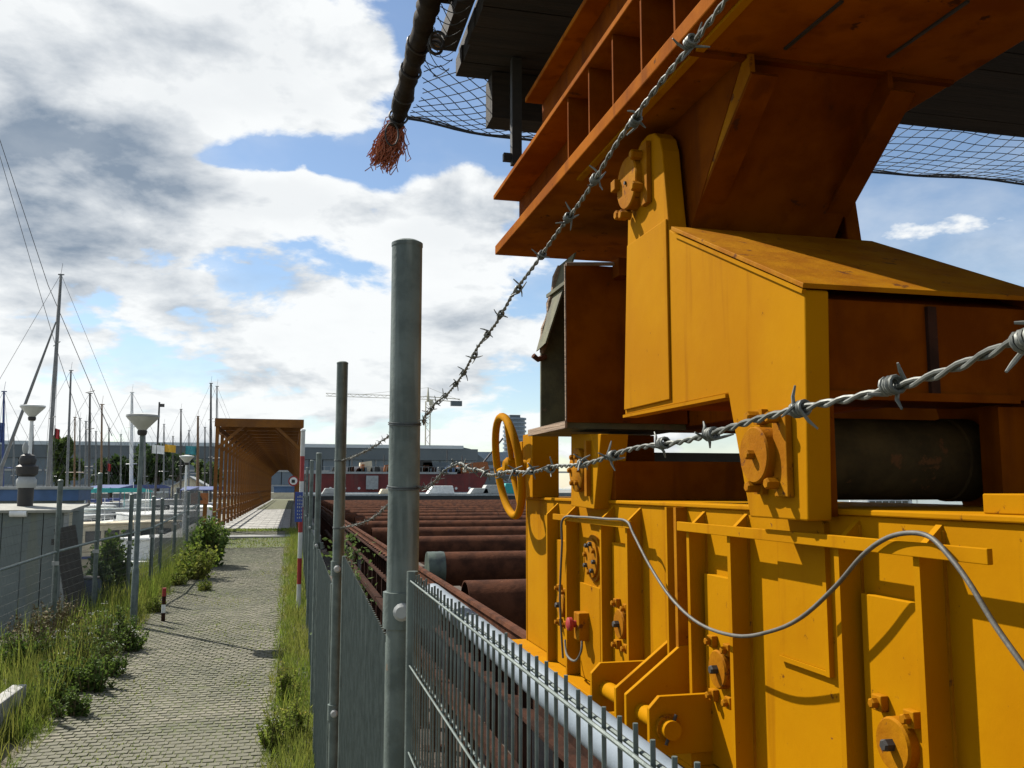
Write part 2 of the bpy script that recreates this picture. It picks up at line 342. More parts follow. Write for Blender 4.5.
while y < YT:
    off = (row % 2) * BX / 2 + R(-.01, .01); x = PX0 + off
    while x < PX1:
        sag = .003 * math.sin(y * .9 + x * 1.3) * math.sin(x * 2.1 + .5)
        if cnt < 300 and y > 7.9: piece('brick', variants[random.randrange(6)], (x + R(-.003, .003), y, zg(y) + R(-.002, .0025) + sag), path, (0, 0, R(-.03, .03))); cnt += 1
        elif R(0, 1) > .012: sett(rest, x + R(-.004, .004), y + R(-.004, .004), zg(y) + R(-.002, .0025) + sag, BX / 2 - .0035 - R(0, .004), BY / 2 - .0035 - R(0, .004), R(-.002, .002), R(-.002, .002))
        x += BX
    y += BY; row += 1
part('setts', rest, BRI, path, kind='stuff')
fl = MB(); y = YT + .1; row = 0
while y < 66:
    for x in [PX0 - .2 + i * .3 for i in range(8)]: fl.box(x + .004, x + .296, y + .004, y + .296, zg(YT) - .03, zg(YT) + R(-.003, .003))
    y += .3
part('slabs', fl, CON, path, kind='stuff')
for k, (px, py, dy) in enumerate(((255, 543, 1.5), (262, 530, .7))):
    g = G(px, py); m2 = MB(); m2.add([(PX0 - .1, g.y - dy, zg(g.y - dy) + .008), (PX1 + .2, g.y - dy, zg(g.y - dy) + .008), (PX1 + .2, g.y + dy, zg(g.y + dy) + .008), (PX0 - .1, g.y + dy, zg(g.y + dy) + .008)], [(0, 1, 2, 3)])
    part('moss_strip', m2, MOS, path); MS = globals().setdefault('MSB', MB())
    for q in range(1500): yy = g.y + R(-dy, dy); MS.blade(R(PX0, PX1 + .15), yy, zg(yy), R(.02, .07), R(.006, .012), .05)
# low concrete wall end at the lower left corner
a = U(27, 684, X=-2.66)
solo('concrete_wall', MB().box(-2.80, -2.66, 5.2, a.y, -2.75, a.z), CON, (-2.73, 7, -2.6), 'low grey concrete wall end beside weeds at the lower left of the path', 'wall', bevel=.012)

# ================================================================== GANTRY
gy = thing('lifting_gantry', (1.8, 3.5, -1.0), 'big yellow steel gantry on rails with girders, hinged leg, timber deck and handwheel', 'gantry')
XB = 1.5; XR = 1.43
BOLT = MB().lathe([(.0135, 0), (.0135, .014), (.010, .018)], (0, 0, 0), (-1, 0, 0), 6).mesh('bolt', YEB)
BOLTK = MB().lathe([(.012, 0), (.012, .016), (.009, .02)], (0, 0, 0), (-1, 0, 0), 6).mesh('bolt', BLK)
base = part('base_girder', MB().box(XB, 2.25, .45, 5.78, -.975, -.075), YEL, gy, bevel=.004)
part('top_flange', MB().box(XB - .012, 2.29, .45, 5.80, -.0745, -.058), YEL, base, bevel=.004)
part('bottom_flange', MB().box(1.395, 2.29, .45, 5.84, -1.0, -.978), YEL, base, bevel=.004)
part('end_plate', MB().box(1.497, 2.25, 5.785, 5.803, -.977, -.0755), YEL, base, bevel=.003)
ribY = [U(x, 600, X=XR).y for x in (547, 566, 601, 627, 689, 730, 838, 918)] + [1.27, .95]
rib = MB().py([(XB, -.085), (XR, -.15), (XR, -.976), (XB, -.976)], -.011, .011).mesh('rib', YEL)
wb = MB().tube([(XB - .001, 0, -.97 + .03 * k) for k in range(30)], [.0045 + .0014 * (k % 2) for k in range(30)], 6).mesh('weld_bead', YEB, smooth=True)
for y in ribY: piece('rib', rib, (0, y, 0), base); piece('weld_bead', wb, (0, y - .013, 0), base); piece('weld_bead', wb, (0, y + .013, 0), base)
# the strip between 667 and 676: a joint plate
yj = U(671, 600, X=XR).y
part('joint_plate', MB().box(1.452, XB, yj - .012, yj + .012, -.975, -.0755), YEB, base)
part('joint_plate', MB().box(1.445, XB, yj + .062, yj + .080, -.975, -.0755), YEL, base)
def flatbar(name, xa, ya, xb, yb, X, t, hgt, parent):
    a = U(xa, ya, X=X); b = U(xb, yb, X=X)
    return part(name, MB().box(X - t, X, min(a.y, b.y), max(a.y, b.y), (a.z + b.z) / 2 - hgt / 2, (a.z + b.z) / 2 + hgt / 2), YEL, parent, bevel=.002)
flatbar('flat_bar', 555, 518, 632, 523, 1.428, .014, .032, base)
flatbar('flat_bar', 680, 527, 993, 555, 1.428, .014, .034, base)
# bolted bearing plates between each pair of ribs
def disc(par, X, y, z, r, t, nb=0, m=YEL, hub=BLK, name='bearing_disc'):
    d = part(name, MB().lathe([(r * 1.0, 0), (r, t * .8), (r * .94, t)], (X, y, z), (-1, 0, 0), 28), m, par, smooth=True)
    return d
pairs = [(ribY[0], ribY[1], 600), (ribY[2], ribY[3], 622), (ribY[4], ribY[5], 672), (ribY[6], ribY[7], 742)]
pz = [U(560, 603, X=1.47).z, U(619, 622, X=1.47).z, U(718, 667, X=1.47).z, U(891, 742, X=1.46).z]
for (ya, yb, q), zc_ in zip(pairs, pz):
    ym = (ya + yb) / 2 - .005; hw = abs(ya - yb) / 2 - .03
    bp_ = part('bearing_plate', MB().box(1.475, XB, ym - hw, ym + hw, -.972, zc_ + .33 + R(-.02, .03)), YEL, base, bevel=.003)
    d = part('bearing_disc', MB().lathe([(.066, 0), (.066, .024), (.061, .03)], (1.475, ym - .012, zc_), (-1, 0, 0), 28), YEB, base, smooth=True)
    part('centre_bolt', MB().lathe([(.016, 0), (.016, .02), (.012, .026)], (1.445, ym - .012, zc_), (-1, 0, 0), 6), BLK, base)
    for dy, dz in ((.052, .085), (-.07, .075), (.052, -.1), (-.07, -.1)):
        part('clamp_block', MB().box(1.452, 1.475, ym + dy - .02, ym + dy + .02, zc_ + dz - .02, zc_ + dz + .02), YEB, base, bevel=.003)
        piece('bolt', BOLT, (1.452, ym + dy, zc_ + dz), base)
# eight bolt flange in the wide bay, sticker, raised frame
c = U(591, 558, X=1.478)
part('flange_disc', MB().lathe([(.118, 0), (.118, .012), (.098, .0125), (.098, .024), (.09, .026)], (XB, c.y, c.z), (-1, 0, 0), 30), YEB, base, smooth=True)
for k in range(8):
    a = k * math.pi / 4 + .2; piece('bolt', BOLTK if k % 3 else BOLT, (XB - .024, c.y + .072 * math.cos(a), c.z + .072 * math.sin(a)), base)
a = U(582, 590, X=1.498); b = U(592, 612, X=1.498)
part('sticker', MB().box(1.4965, XB, b.y, a.y, b.z, a.z), WHT, base)
for k in range(4): part('sticker_line', MB().box(1.4955, 1.4965, b.y + .012, a.y - .012, b.z + .02 + k * .032, b.z + .032 + k * .032), RDS, base)
part('mount_plate', MB().box(1.485, XB, U(601, 600, X=1.485).y + .02, U(580, 600, X=1.485).y, -.972, U(590, 585, X=1.49).z), YEL, base, bevel=.002)
f0 = U(781, 654, X=1.494); f1 = U(829, 672, X=1.494); f2 = U(829, 572, X=1.494)
part('cover_strip', MB().box(1.486, XB, f1.y, f0.y, f1.z - .012, f1.z + .002), YEL, base); part('cover_strip', MB().box(1.484, XB, f1.y - .018, f1.y, f1.z - .012, -.10), YEL, base)
part('cover_plate', MB().box(1.4925, XB, f1.y, f0.y - .0, f1.z + .003, f2.z + .2), YEL, base)
a = U(985, 510, X=1.52); part('stop_block', MB().box(1.515, 1.66, a.y - .55, a.y, -.0575, -.0575 + .045), YEL, base, bevel=.003)
part('stop_block', MB().box(1.75, 1.95, 4.9, 5.3, -.0575, .12), YSH, base, bevel=.003)
# bottom hinge lugs with their pin tubes
lug = thing
zt = -.835; XT = 1.30
yA = U(619, 680, X=1.36).y; yB1 = U(645, 690, X=1.36).y; yB2 = U(656, 690, X=1.36).y; yC = U(681, 715, X=1.36).y
for yy in (yA, yC): part('hinge_lug', MB().py([(XB - .002, -.73), (1.275, -.73), (1.235, -.77), (1.235, -.89), (1.275, -.93), (XB - .002, -.93)], yy - .012, yy + .012), YEL, base, bevel=.003)
for yy in (yB1, yB2): part('hinge_lug', MB().py([(XB - .002, -.60), (1.46, -.60), (1.235, -.77), (1.235, -.92), (1.26, -.945), (XB - .002, -.945)], yy - .012, yy + .012), YEL, base, bevel=.003)
part('hinge_pin', MB().tube([(XT, yA + .02, zt), (XT, yC - .065, zt)], .033, 18), YEL, base, smooth=True)
part('pin_collar', MB().tube([(XT, yC - .013, zt), (XT, yC - .035, zt)], .045, 18), YEB, base, smooth=True)
part('split_pin', MB().tube([(XT - .02, yC - .05, zt - .05), (XT + .02, yC - .05, zt + .05)], .006, 6), BLK, base)
part('lug_web', MB().box(1.396, XB, yA, yC, -.977, -.90), YEL, base)
# emergency stop box
c = U(579, 626, X=1.445)
eb = part('switch_box', MB().box(1.43, 1.498, c.y - .045, c.y + .045, c.z - .07, c.z + .07), YEB, base, bevel=.006)
part('stop_button', MB().lathe([(.018, 0), (.018, .02), (.034, .022), (.034, .04), (.025, .046)], (1.43, c.y + .01, c.z + .01), (-1, 0, 0), 16), RDS, base, smooth=True)
# brackets and members standing on the girder
pl = [U(571, 434, X=1.42), U(601, 434, X=1.42), U(594, 509, X=1.42), U(571, 506, X=1.42)]
br = part('pin_bracket', MB().px([(p.y, p.z) for p in pl], 1.42, 1.56), YEL, gy, bevel=.004)
c = U(578, 470, X=1.40)
part('pin_disc', MB().lathe([(.11, 0), (.11, .03), (.10, .036)], (1.42, c.y, c.z), (-1, 0, 0), 26), YEB, br, smooth=True)
for k in range(6):
    a = k * math.pi / 3; piece('bolt', BOLT, (1.385, c.y + .075 * math.cos(a), c.z + .075 * math.sin(a)), br)
part('keeper_plate', MB().box(1.395, 1.42, c.y - .15, c.y - .115, c.z - .13, c.z + .14), YEB, br)
a = U(615, 461, X=1.5)
part('cross_beam', MB().box(1.5, 2.2, a.y, a.y + .28, -.0575, a.z), YSH, gy, bevel=.004)
a = U(608, 433, X=1.60); part('cross_beam', MB().box(1.60, 1.86, a.y, a.y + .2, .02, a.z - .01), YSH, gy, bevel=.004); part('cross_beam', MB().box(1.862, 3.2, a.y + .3, a.y + .5, -.05, .20), BLK, gy)
part('end_post', MB().box(1.43, 1.60, 5.38, 5.62, -.0575, U(545, 430, X=1.43).z).box(1.43, 1.47, 5.64, 5.76, -.0575, .30), YEL, gy, bevel=.004)
# hand wheel
hw = U(508, 466, Y=5.62); XW = hw.x
wheel = part('handwheel', MB().tube([(XW - .045 * math.sin(2 * math.pi * k / 40), hw.y + .31 * math.cos(2 * math.pi * k / 40), hw.z + .315 * math.sin(2 * math.pi * k / 40)) for k in range(40)], .025, 12, closed=True), YEL, gy, smooth=True)
for k in range(3):
    a = 2.0 + k * 2 * math.pi / 3; part('spoke', MB().tube([(XW + .02, hw.y + .04 * math.cos(a), hw.z + .04 * math.sin(a)), (XW - .045 * math.sin(a), hw.y + .31 * math.cos(a), hw.z + .31 * math.sin(a))], .018, 10), YEL, wheel, smooth=True)
part('hub', MB().lathe([(.035, 0), (.055, .02), (.055, .09), (.03, .10)], (XW - .03, hw.y, hw.z), (1, 0, 0), 16), YEL, wheel, smooth=True)
part('shaft', MB().tube([(XW + .05, hw.y, hw.z), (1.47, hw.y - .10, hw.z + .02)], .03, 12), YEL, wheel, smooth=True)

# ---- the hinged leg
XL = 1.38
LP = [(628, 205), (629.5, 180), (634, 158), (641, 142), (648, 134.5), (654, 133), (659, 138), (662, 150), (665, 185), (669, 229), (676, 234), (805, 290), (808, 521), (750, 517), (728, 394), (625, 415)]
LY = [(U(a, b, X=XL).y, U(a, b, X=XL).z) for a, b in LP]
leg = part('leg', MB().px(LY, XL, XL + .075), YEL, gy, bevel=.005)
part('leg_cheek', MB().px(LY, 2.16, 2.225), YSH, leg, bevel=.005)  # far cheek in the shaded tone, its shadow put into the colour
p1 = U(676, 234, X=XL); p2 = U(805, 290, X=XL); p3 = U(728, 394, X=XL); p4 = U(625, 415, X=XL)
dz_ = (p1.z - p2.z) / (p1.y - p2.y)
FB = .262                                                       # bottom of the near face
part('leg_box', MB().px([(p2.y + .045, FB), (p2.y + .045, p2.z - .012), (p1.y, p1.z - .03), (p4.y - .06, p1.z - .03), (p4.y - .06, p4.z + .02), (p3.y, p3.z + .02), (p3.y - .12, FB)], XL + .076, 2.159), YSH, leg)
part('leg_top_plate', MB().prism([(XL - .012, p2.y - .008, p2.z + .003), (2.235, p2.y - .008, p2.z + .003), (2.235, p1.y + .02, p1.z + .02), (XL - .012, p1.y + .02, p1.z + .02)], (0, -.004, .014)), YEB, leg, bevel=.002)
part('leg_rim', MB().bar((XL - .004, p2.y, p2.z - .004), (XL - .004, p1.y, p1.z - .004), .012, .012), YEL, leg)
a = U(673, 400, X=XL); b = U(673, 236, X=XL)
part('leg_stiffener', MB().px([(a.y + .012, p4.z + .02), (a.y + .012, U(668, 219, X=XL).z), (U(629, 246, X=XL).y, U(629, 246, X=XL).z), (p4.y - .014, p4.z + .02)], XL - .010, XL - .0005), YEL, leg, bevel=.003)
part('leg_sole', MB().bar((XL + .02, p4.y, p4.z - .006), (XL + .02, p3.y, p3.z - .006), .06, .012, (0, 0, 1)), YEL, leg)
part('front_post', MB().box(XL + .078, XL + .108, p2.y + .05, p2.y + .16, -.08, FB), YSH, leg)
part('weld_strip', MB().box(1.80, 1.83, p2.y + .031, p2.y + .0445, FB, p2.z - .02), RSD, leg)
part('face_strip', MB().box(XL + .08, 2.105, p2.y + .030, p2.y + .0445, FB - .012, FB + .012), YSH, leg)
def pin_plate(cx, cy, r, Xf, par, kp, wid):
    c = U(cx, cy, X=Xf)
    d = part('pin_disc', MB().lathe([(r, 0), (r, .045), (r * .95, .05)], (Xf, c.y, c.z), (-1, 0, 0), 32), YEB, par, smooth=True)
    part('keeper_plate', MB().box(Xf - .022, Xf - .0005, c.y - r * 1.25 - wid, c.y - r * .80, c.z - r * kp, c.z + r * kp), YEB, par, bevel=.003)
    return c, d
c, d = pin_plate(637, 184, .112, XL, leg, 1.15, .02)
for dy, dz in ((-.105, .085), (-.11, -.05), (.03, -.128), (.085, -.115)):
    part('hex_bolt', MB().lathe([(.021, 0), (.021, .045), (.017, .05)], (XL - .02, c.y + dy, c.z + dz), (-1, 0, 0), 6), YEB, leg)
part('disc_lug', MB().box(XL - .075, XL - .045, c.y + .07, c.y + .12, c.z - .005, c.z + .04), YEB, leg, bevel=.003)
part('grease_nipple', MB().lathe([(.008, 0), (.008, .008)], (XL - .05, c.y, c.z), (-1, 0, 0), 8), BLK, leg)
c, d = pin_plate(768, 455, .085, XL, leg, 1.45, .035)
for dy, dz in ((-.10, .105), (.02, .115), (-.085, -.085), (.03, -.095)):
    part('hex_bolt', MB().lathe([(.017, 0), (.017, .035), (.013, .04)], (XL - .02, c.y + dy, c.z + dz), (-1, 0, 0), 6), YEB, leg)
    part('lock_plate', MB().box(XL - .02, XL - .0005, c.y + dy - .026, c.y + dy + .026, c.z + dz - .022, c.z + dz + .022), YEB, leg)
part('hex_bolt', MB().lathe([(.014, 0), (.014, .02), (.010, .025)], (XL - .05, c.y, c.z), (-1, 0, 0), 6), YEB, leg)
part('roller', MB().lathe([(.1, 0), (.136, .01), (.136, .10), (.130, .105), (.130, .58), (.136, .585), (.136, .665)], (XL + .111, p2.y + .34, .092), (1, 0, 0), 32), ROL, gy, smooth=True)
part('rear_box', MB().box(1.965, 3.4, 3.72, 4.8, .315, .46), YSH, gy)
part('inner_brace', MB().box(2.05, 2.155, p2.y + .06, p2.y + .14, -.055, FB - .02), YSH, gy)

# ---- upper girder
ZB = U(495, 255, Y=5.5).z; X0 = U(495, 255, Y=5.5).x; Z1 = U(493, 200, Y=5.5).z; XWEB = U(519, 210, Y=5.5).x; XE = 2.33; YE = -1.6
up = part('upper_girder', MB().box(XWEB, XWEB + .02, YE, 5.495, ZB + .062, Z1), YSH, gy)
part('lower_flange', MB().box(X0, XE, YE, 5.5, ZB, ZB + .06), YBO, up, bevel=.005)
part('upper_flange', MB().box(X0 - .012, XE, YE, 5.5, Z1 + .001, Z1 + .03), YBO, up, bevel=.004)
part('far_web', MB().box(2.2, 2.22, YE, 5.49, ZB + .062, Z1), YSH, up)
st = MB().box(X0 + .004, XWEB - .001, -.007, .007, ZB + .0605, Z1).mesh('stiffener', YSH)
ys0 = [U(x, 100, X=X0).y for x in (567, 588, 612, 641, 675)]
for y in ys0 + [ys0[-1] - .29 * k for k in range(1, 14)]: piece('stiffener', st, (0, y, 0), up)
part('flange_lip', MB().box(X0 + .07, X0 + .10, 1.2, U(575, 178, Z=ZB).y, ZB - .012, ZB - .0005), YEL, up)
t0 = U(525, 103, X=X0 - .006); t1 = U(542, 108, Y=t0.y)
part('upper_web', MB().box(t1.x, t1.x + .02, YE, t0.y - .005, Z1 + .031, t0.z), YSH, up)
part('top_flange', MB().box(t0.x, XE, YE, t0.y, t0.z + .001, t0.z + .03), YBO, up, bevel=.004)
part('cover_web', MB().box(2.18, 2.2, YE, t0.y - .005, Z1 + .031, t0.z), YSH, up)
for (xa, ya, xb, yb) in ((785, 48, 842, 0), (888, 56, 968, 0)):
    a = U(xa, ya, Z=ZB); b = U(xb, yb, Z=ZB); part('slot_strip', MB().bar(a - Vector((0, 0, .004)), b - Vector((0, 0, .004)), .012, .007), BLK, up)
# pedestal with gussets under the girder
ps = U(720, 52, Z=ZB).y; pb = U(690, 229, X=1.47)
ped = part('pedestal', MB().px([(ps + .02, ZB - .001), (pb.y, pb.z), (pb.y + .32, pb.z), (pb.y + .5, ZB - .001)], 1.475, 2.10), YSH, gy)
part('seam_strip', MB().box(X0 + .06, XE - .02, ps - .005, ps + .025, ZB - .014, ZB - .0006), YSH, ped)
for xg in (1.478, 2.02):
    ga = U(750, 74, X=1.478); gb = U(697, 205, X=1.478)
    part('gusset', MB().px([(ga.y, ga.z), (gb.y, gb.z), (pb.y + .03, pb.z + .01), (pb.y + .1, ZB - .002), (ps - .02, ZB - .002)], xg, xg + .02), YEB if xg < 2 else YSH, ped)
    part('gusset_flange', MB().bar((xg + .05, ga.y - .01, ga.z), (xg + .05, gb.y - .01, gb.z), .10, .016, (0, 0, 1)), YSH, ped)
part('pedestal_foot', MB().box(1.475, 2.10, pb.y + .03, pb.y + .3, pb.z - .022, pb.z - .0006), RSD, ped)
# housing between far leg and girder
h0 = U(567, 422, Y=4.25); h1 = U(567, 264, Y=4.25)
hou = part('housing', MB().box(h0.x, 1.95, 4.25, 4.27, h0.z, h1.z), YSH, gy)
YH = 4.95; w0 = U(541, 434, Y=YH); w1 = U(541, 352, Y=YH); w2 = U(561, 266, Y=YH)
part('housing_floor', MB().box(h0.x + .002, 1.95, 4.2715, YH + .02, h0.z - .03, h0.z), OLV, hou)
part('housing_back', MB().py([(w0.x, h0.z + .001), (w1.x, w1.z), (w2.x, w2.z), (1.95, w2.z), (1.95, h0.z + .001)], YH, YH + .02), OLV, hou)
part('housing_top', MB().box(h0.x + .1, 1.95, 4.2715, YH + .02, h1.z - .02, h1.z), OLV, hou)
part('housing_side', MB().box(1.90, 1.93, 4.2715, YH - .001, h0.z, h1.z - .03), OLV, hou)
part('housing_rim', MB().box(h0.x - .012, h0.x - .0006, 4.245, YH + .02, h0.z - .03, h0.z + .006).box(h0.x - .006, h0.x - .0005, 4.249, 4.262, h0.z + .0062, h1.z), TIM, hou)
part('torn_edge', MB().tube([w2.lerp(w1, t) + Vector((R(-.012, .012) - .01, -.03, R(-.012, .012))) for t in (0, .15, .3, .45, .6, .75, .9, 1)], [.016, .024, .018, .026, .016, .02, .026, .014], 7), TIM, hou, smooth=True)
part('torn_cover', MB().prism([w2 + Vector((-.012, 0, 0)), w1 + Vector((-.03, 0, 0)), w1 + Vector((-.03, -.2, .02)), w2 + Vector((-.012, -.3, 0))], (.012, 0, .006)), OLV, hou)
part('torn_edge', MB().tube([w1 + Vector((.02, -.03, -.03)), w1 + Vector((-.03, -.04, -.05)), w1 + Vector((-.06, -.05, -.03))], .016, 8), RST, hou, smooth=True)
a = U(585, 262, Y=4.2); part('housing_rod', MB().tube([U(566, 264, Y=4.22), U(623, 264, Y=4.22)], .010, 8), TIM, hou); part('housing_clip', MB().box(a.x + .16, a.x + .22, 4.15, 4.24, a.z - .07, a.z + .02), YSH, hou)

# ---- timber deck on top
dk = U(455, 77, Z=2.8); XD = dk.x; YD = dk.y
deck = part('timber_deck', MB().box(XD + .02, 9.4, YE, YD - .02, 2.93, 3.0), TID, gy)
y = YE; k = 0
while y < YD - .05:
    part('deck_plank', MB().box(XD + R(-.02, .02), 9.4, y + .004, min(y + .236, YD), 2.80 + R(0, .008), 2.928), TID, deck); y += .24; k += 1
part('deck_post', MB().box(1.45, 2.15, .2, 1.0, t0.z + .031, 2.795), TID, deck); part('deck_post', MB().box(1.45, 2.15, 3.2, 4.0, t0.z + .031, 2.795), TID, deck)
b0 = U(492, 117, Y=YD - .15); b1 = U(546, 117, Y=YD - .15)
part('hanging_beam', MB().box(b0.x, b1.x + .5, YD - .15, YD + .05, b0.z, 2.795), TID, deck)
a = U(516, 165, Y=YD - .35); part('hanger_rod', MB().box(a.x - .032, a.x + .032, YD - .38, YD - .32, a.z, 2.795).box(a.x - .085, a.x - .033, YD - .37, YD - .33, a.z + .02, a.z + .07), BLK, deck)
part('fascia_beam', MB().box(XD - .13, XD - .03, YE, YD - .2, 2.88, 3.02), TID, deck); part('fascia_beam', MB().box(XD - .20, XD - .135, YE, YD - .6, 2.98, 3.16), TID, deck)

# ================================================================== THINGS AROUND THE GANTRY
# boom wrapped in tarpaulin with its rope tassel, carrying the net
e0 = U(397, 122, Z=2.86); e1 = U(430, 0, Z=2.92)
dirb = (e1 - e0).normalized(); pts = [e0 + dirb * (.055 * k) for k in range(64)]
boom = thing('tarpaulin_boom', e0, 'dark boom wrapped in tarpaulin with orange frayed rope at its end', 'boom')
part('pole', MB().tube([p + Vector((R(-.008, .008), 0, R(-.008, .008))) for p in pts], [.05 + min(.018, k * .004) + R(-.009, .008) for k in range(64)], 18), TAR, boom, smooth=True)
for t in (.1, .45, .85, 1.2):
    c = e0 + dirb * t; part('lashing', MB().tube([c + Vector((.071 * math.cos(a), .03 * math.sin(a + t), .071 * math.sin(a))) for a in [i * math.pi / 8 for i in range(16)]], .009, 6, closed=True), BLK, boom, smooth=True)
ta = MB()
for k in range(300):
    p = e0 + Vector((R(-.04, .04), R(-.02, .03), R(-.05, .05))); q = [p]
    for s_ in range(7): p = p + Vector((R(-.05, .026), R(-.02, .05), R(-.068, -.006))); q.append(p)
    ta.tube(q, .0042, 3)
part('rope_tassel', ta, ROP, boom)
lp = U(392, 128, Z=2.75); part('rope_loop', MB().tube([lp + Vector((.05 * math.cos(a), 0, .09 * math.sin(a) - .05)) for a in [i * math.pi / 10 for i in range(20)]], .007, 6, closed=True), BLK, boom, smooth=True)
lp = U(438, 38, Z=2.8); part('rope_coil', MB().tube([lp + Vector((.045 * math.cos(a), .01 * a, .05 * math.sin(a))) for a in [i * math.pi / 8 for i in range(40)]], .010, 6), BLK, boom, smooth=True)
for t in (1.15, 2.3): 
    c = e0 + dirb * t; part('cross_arm', MB().box(c.x, XD - .13 if t > 2 else XD - .03, c.y - .04, c.y + .04, 2.93, 3.0), TIM, boom)
# safety net
net = MB(); NX0, NX1, NY0, NY1 = e0.x + .06, 8.2, YD - .05, U(545, 140, Z=2.8).y
def nz(x, y): t = (y - NY0) / (NY1 - NY0); return 2.80 - .05 * math.sin(min(max(t, 0), 1) * math.pi) + .018 * math.sin(x * 2.3) * t + .05 * math.exp(-((x - NX0) / .35) ** 2)
s = .14
def nrow(x, y): return Vector((x + .018 * math.sin(y * 9 + x * 3), y + .012 * math.sin(x * 6), nz(x, y)))
def run(f, n=28):
    P = []
    for k in range(n + 1):
        q = f(k / n)
        if q is None:
            if len(P) > 1: net.tube(P, .0032, 4, cap=False)
            P = []
        else: P.append(q)
    if len(P) > 1: net.tube(P, .0032, 4, cap=False)
XM = 3.2; DY = NY1 - NY0
x = NX0 - DY
while x < XM:
    for sg in (1, -1):
        def f(t, x=x, sg=sg):
            xx = x + (t if sg > 0 else 1 - t) * DY
            return nrow(xx, NY0 + t * DY) if NX0 <= xx <= XM else None
        run(f)
    x += s
x = XM                                     # further right the cords run along and across the deck edge
while x < NX1:
    run(lambda t, x=x: nrow(x + .03 * math.sin(t * 5 + x * 3), NY0 + t * DY)); x += .125
y = NY0 + .06
while y < NY1:
    run(lambda t, y=y: nrow(XM + t * (NX1 - XM), y + .012 * math.sin(t * 40 + y * 9)), 60); y += .115
# the left wing of the net beside the deck
yy0 = 4.3; WX = XD - .06 - NX0
for k in range(-4, 18):
    for sg in (1, -1):
        def f(t, k=k, sg=sg):
            yq = yy0 + k * s + (t if sg > 0 else 1 - t) * WX
            return Vector((NX0 + t * WX, yq, 2.80 + .05 * (1 - t) - .05 * math.sin(t * math.pi))) if yy0 < yq < NY0 + .03 else None
        run(f)
nt_ = thing('safety_net', (2, NY1, 2.8), 'dark diamond mesh safety net stretched below the timber deck edge', 'net')
part('mesh', net, NET, nt_, kind='stuff')
part('edge_rope', MB().tube([nrow(NX0 + (NX1 - NX0) * i / 60, NY1) for i in range(61)], .011, 6), NET, nt_)
part('edge_rope', MB().tube([nrow(NX0 + (NX1 - NX0) * i / 60, NY1 - .05) + Vector((0, 0, .01 * math.sin(i))) for i in range(61)], .006, 6), NET, nt_)
# grey hose looped over the girder bars
hp = [(563, 658, 1.44), (560, 600, 1.42), (562, 545, 1.41), (563, 519, 1.405), (580, 517, 1.402), (606, 519, 1.402), (626, 521, 1.402), (634, 535, 1.400), (650, 566, 1.40), (672, 599, 1.40), (700, 624, 1.40), (737, 636, 1.39), (772, 631, 1.39), (802, 617, 1.39), (835, 587, 1.395), (862, 556, 1.400), (885, 539, 1.402), (908, 533, 1.402), (930, 537, 1.402), (950, 557, 1.395), (970, 584, 1.39), (995, 625, 1.39), (1024, 666, 1.39), (1060, 715, 1.40)]
def smoothpts(P, n=6):
    P = [Vector(p) for p in P]; out = []
    for i in range(len(P) - 1):
        a = P[max(i - 1, 0)]; b = P[i]; c = P[i + 1]; d = P[min(i + 2, len(P) - 1)]
        for k in range(n):
            t = k / n; out.append(.5 * ((2 * b) + (c - a) * t + (2 * a - 5 * b + 4 * c - d) * t * t + (3 * b - a - 3 * c + d) * t ** 3))
    return out + [P[-1]]
HP = smoothpts([U(a, b, X=x) for a, b, x in hp])
solo('hose', MB().tube(HP, .0060, 10), HOS, HP[60], 'grey rubber hose hanging in loops across the ribs of the yellow gantry', 'hose', smooth=True)
c = U(579, 640, X=1.41); hp2 = smoothpts([U(565, 640, X=1.42), U(567, 655, X=1.41), U(575, 661, X=1.40), U(581, 652, X=1.41), U(582, 641, X=1.42)], 6)
solo('switch_cord', MB().tube(hp2, .006, 8), HOS, hp2[10], 'short grey cord looping below the red button switch box', 'cord', smooth=True)

# rail on its girder and columns
rl = thing('crane_rail', (1.6, 10, -2.78), 'rusty crane rail on a long girder with columns running under the gantry', 'rail')
part('rail_head', MB().py([(1.565, -1.03), (1.572, -1.002), (1.628, -1.002), (1.635, -1.03), (1.612, -1.045), (1.608, -1.11), (1.66, -1.125), (1.66, -1.135), (1.54, -1.135), (1.54, -1.125), (1.592, -1.11), (1.588, -1.045)], -1.5, 62), RST, rl)
part('girder', MB().py([(1.48, -1.136), (1.72, -1.136), (1.72, -1.16), (1.61, -1.165), (1.61, -1.46), (1.72, -1.465), (1.72, -1.49), (1.48, -1.49), (1.48, -1.465), (1.59, -1.46), (1.59, -1.165), (1.48, -1.16)], -1.5, 62), RSD, rl)
clip = MB().box(-.02, .02, -.025, .025, 0, .022).mesh('rail_clip', RSD); colm = MB().box(-.05, .05, -.045, .045, -1.28, 0).box(-.11, .11, -.11, .11, -1.29, -1.26).mesh('column', RSD); gst = MB().box(-.055, 0, -.006, .006, -.30, 0).mesh('stiffener', RSD)
y = .4
while y < 60: piece('column', colm, (1.55, y, -1.491), rl); y += .95 if y < 20 else 2.5
y = 5.9
while y < 26: piece('rail_clip', clip, (1.53, y, -1.135), rl); piece('stiffener', gst, (1.588, y + .15, -1.163), rl); y += .42
part('tie_beam', MB().box(1.36, 1.47, 2, 40, -1.86, -1.78), RSD, rl)
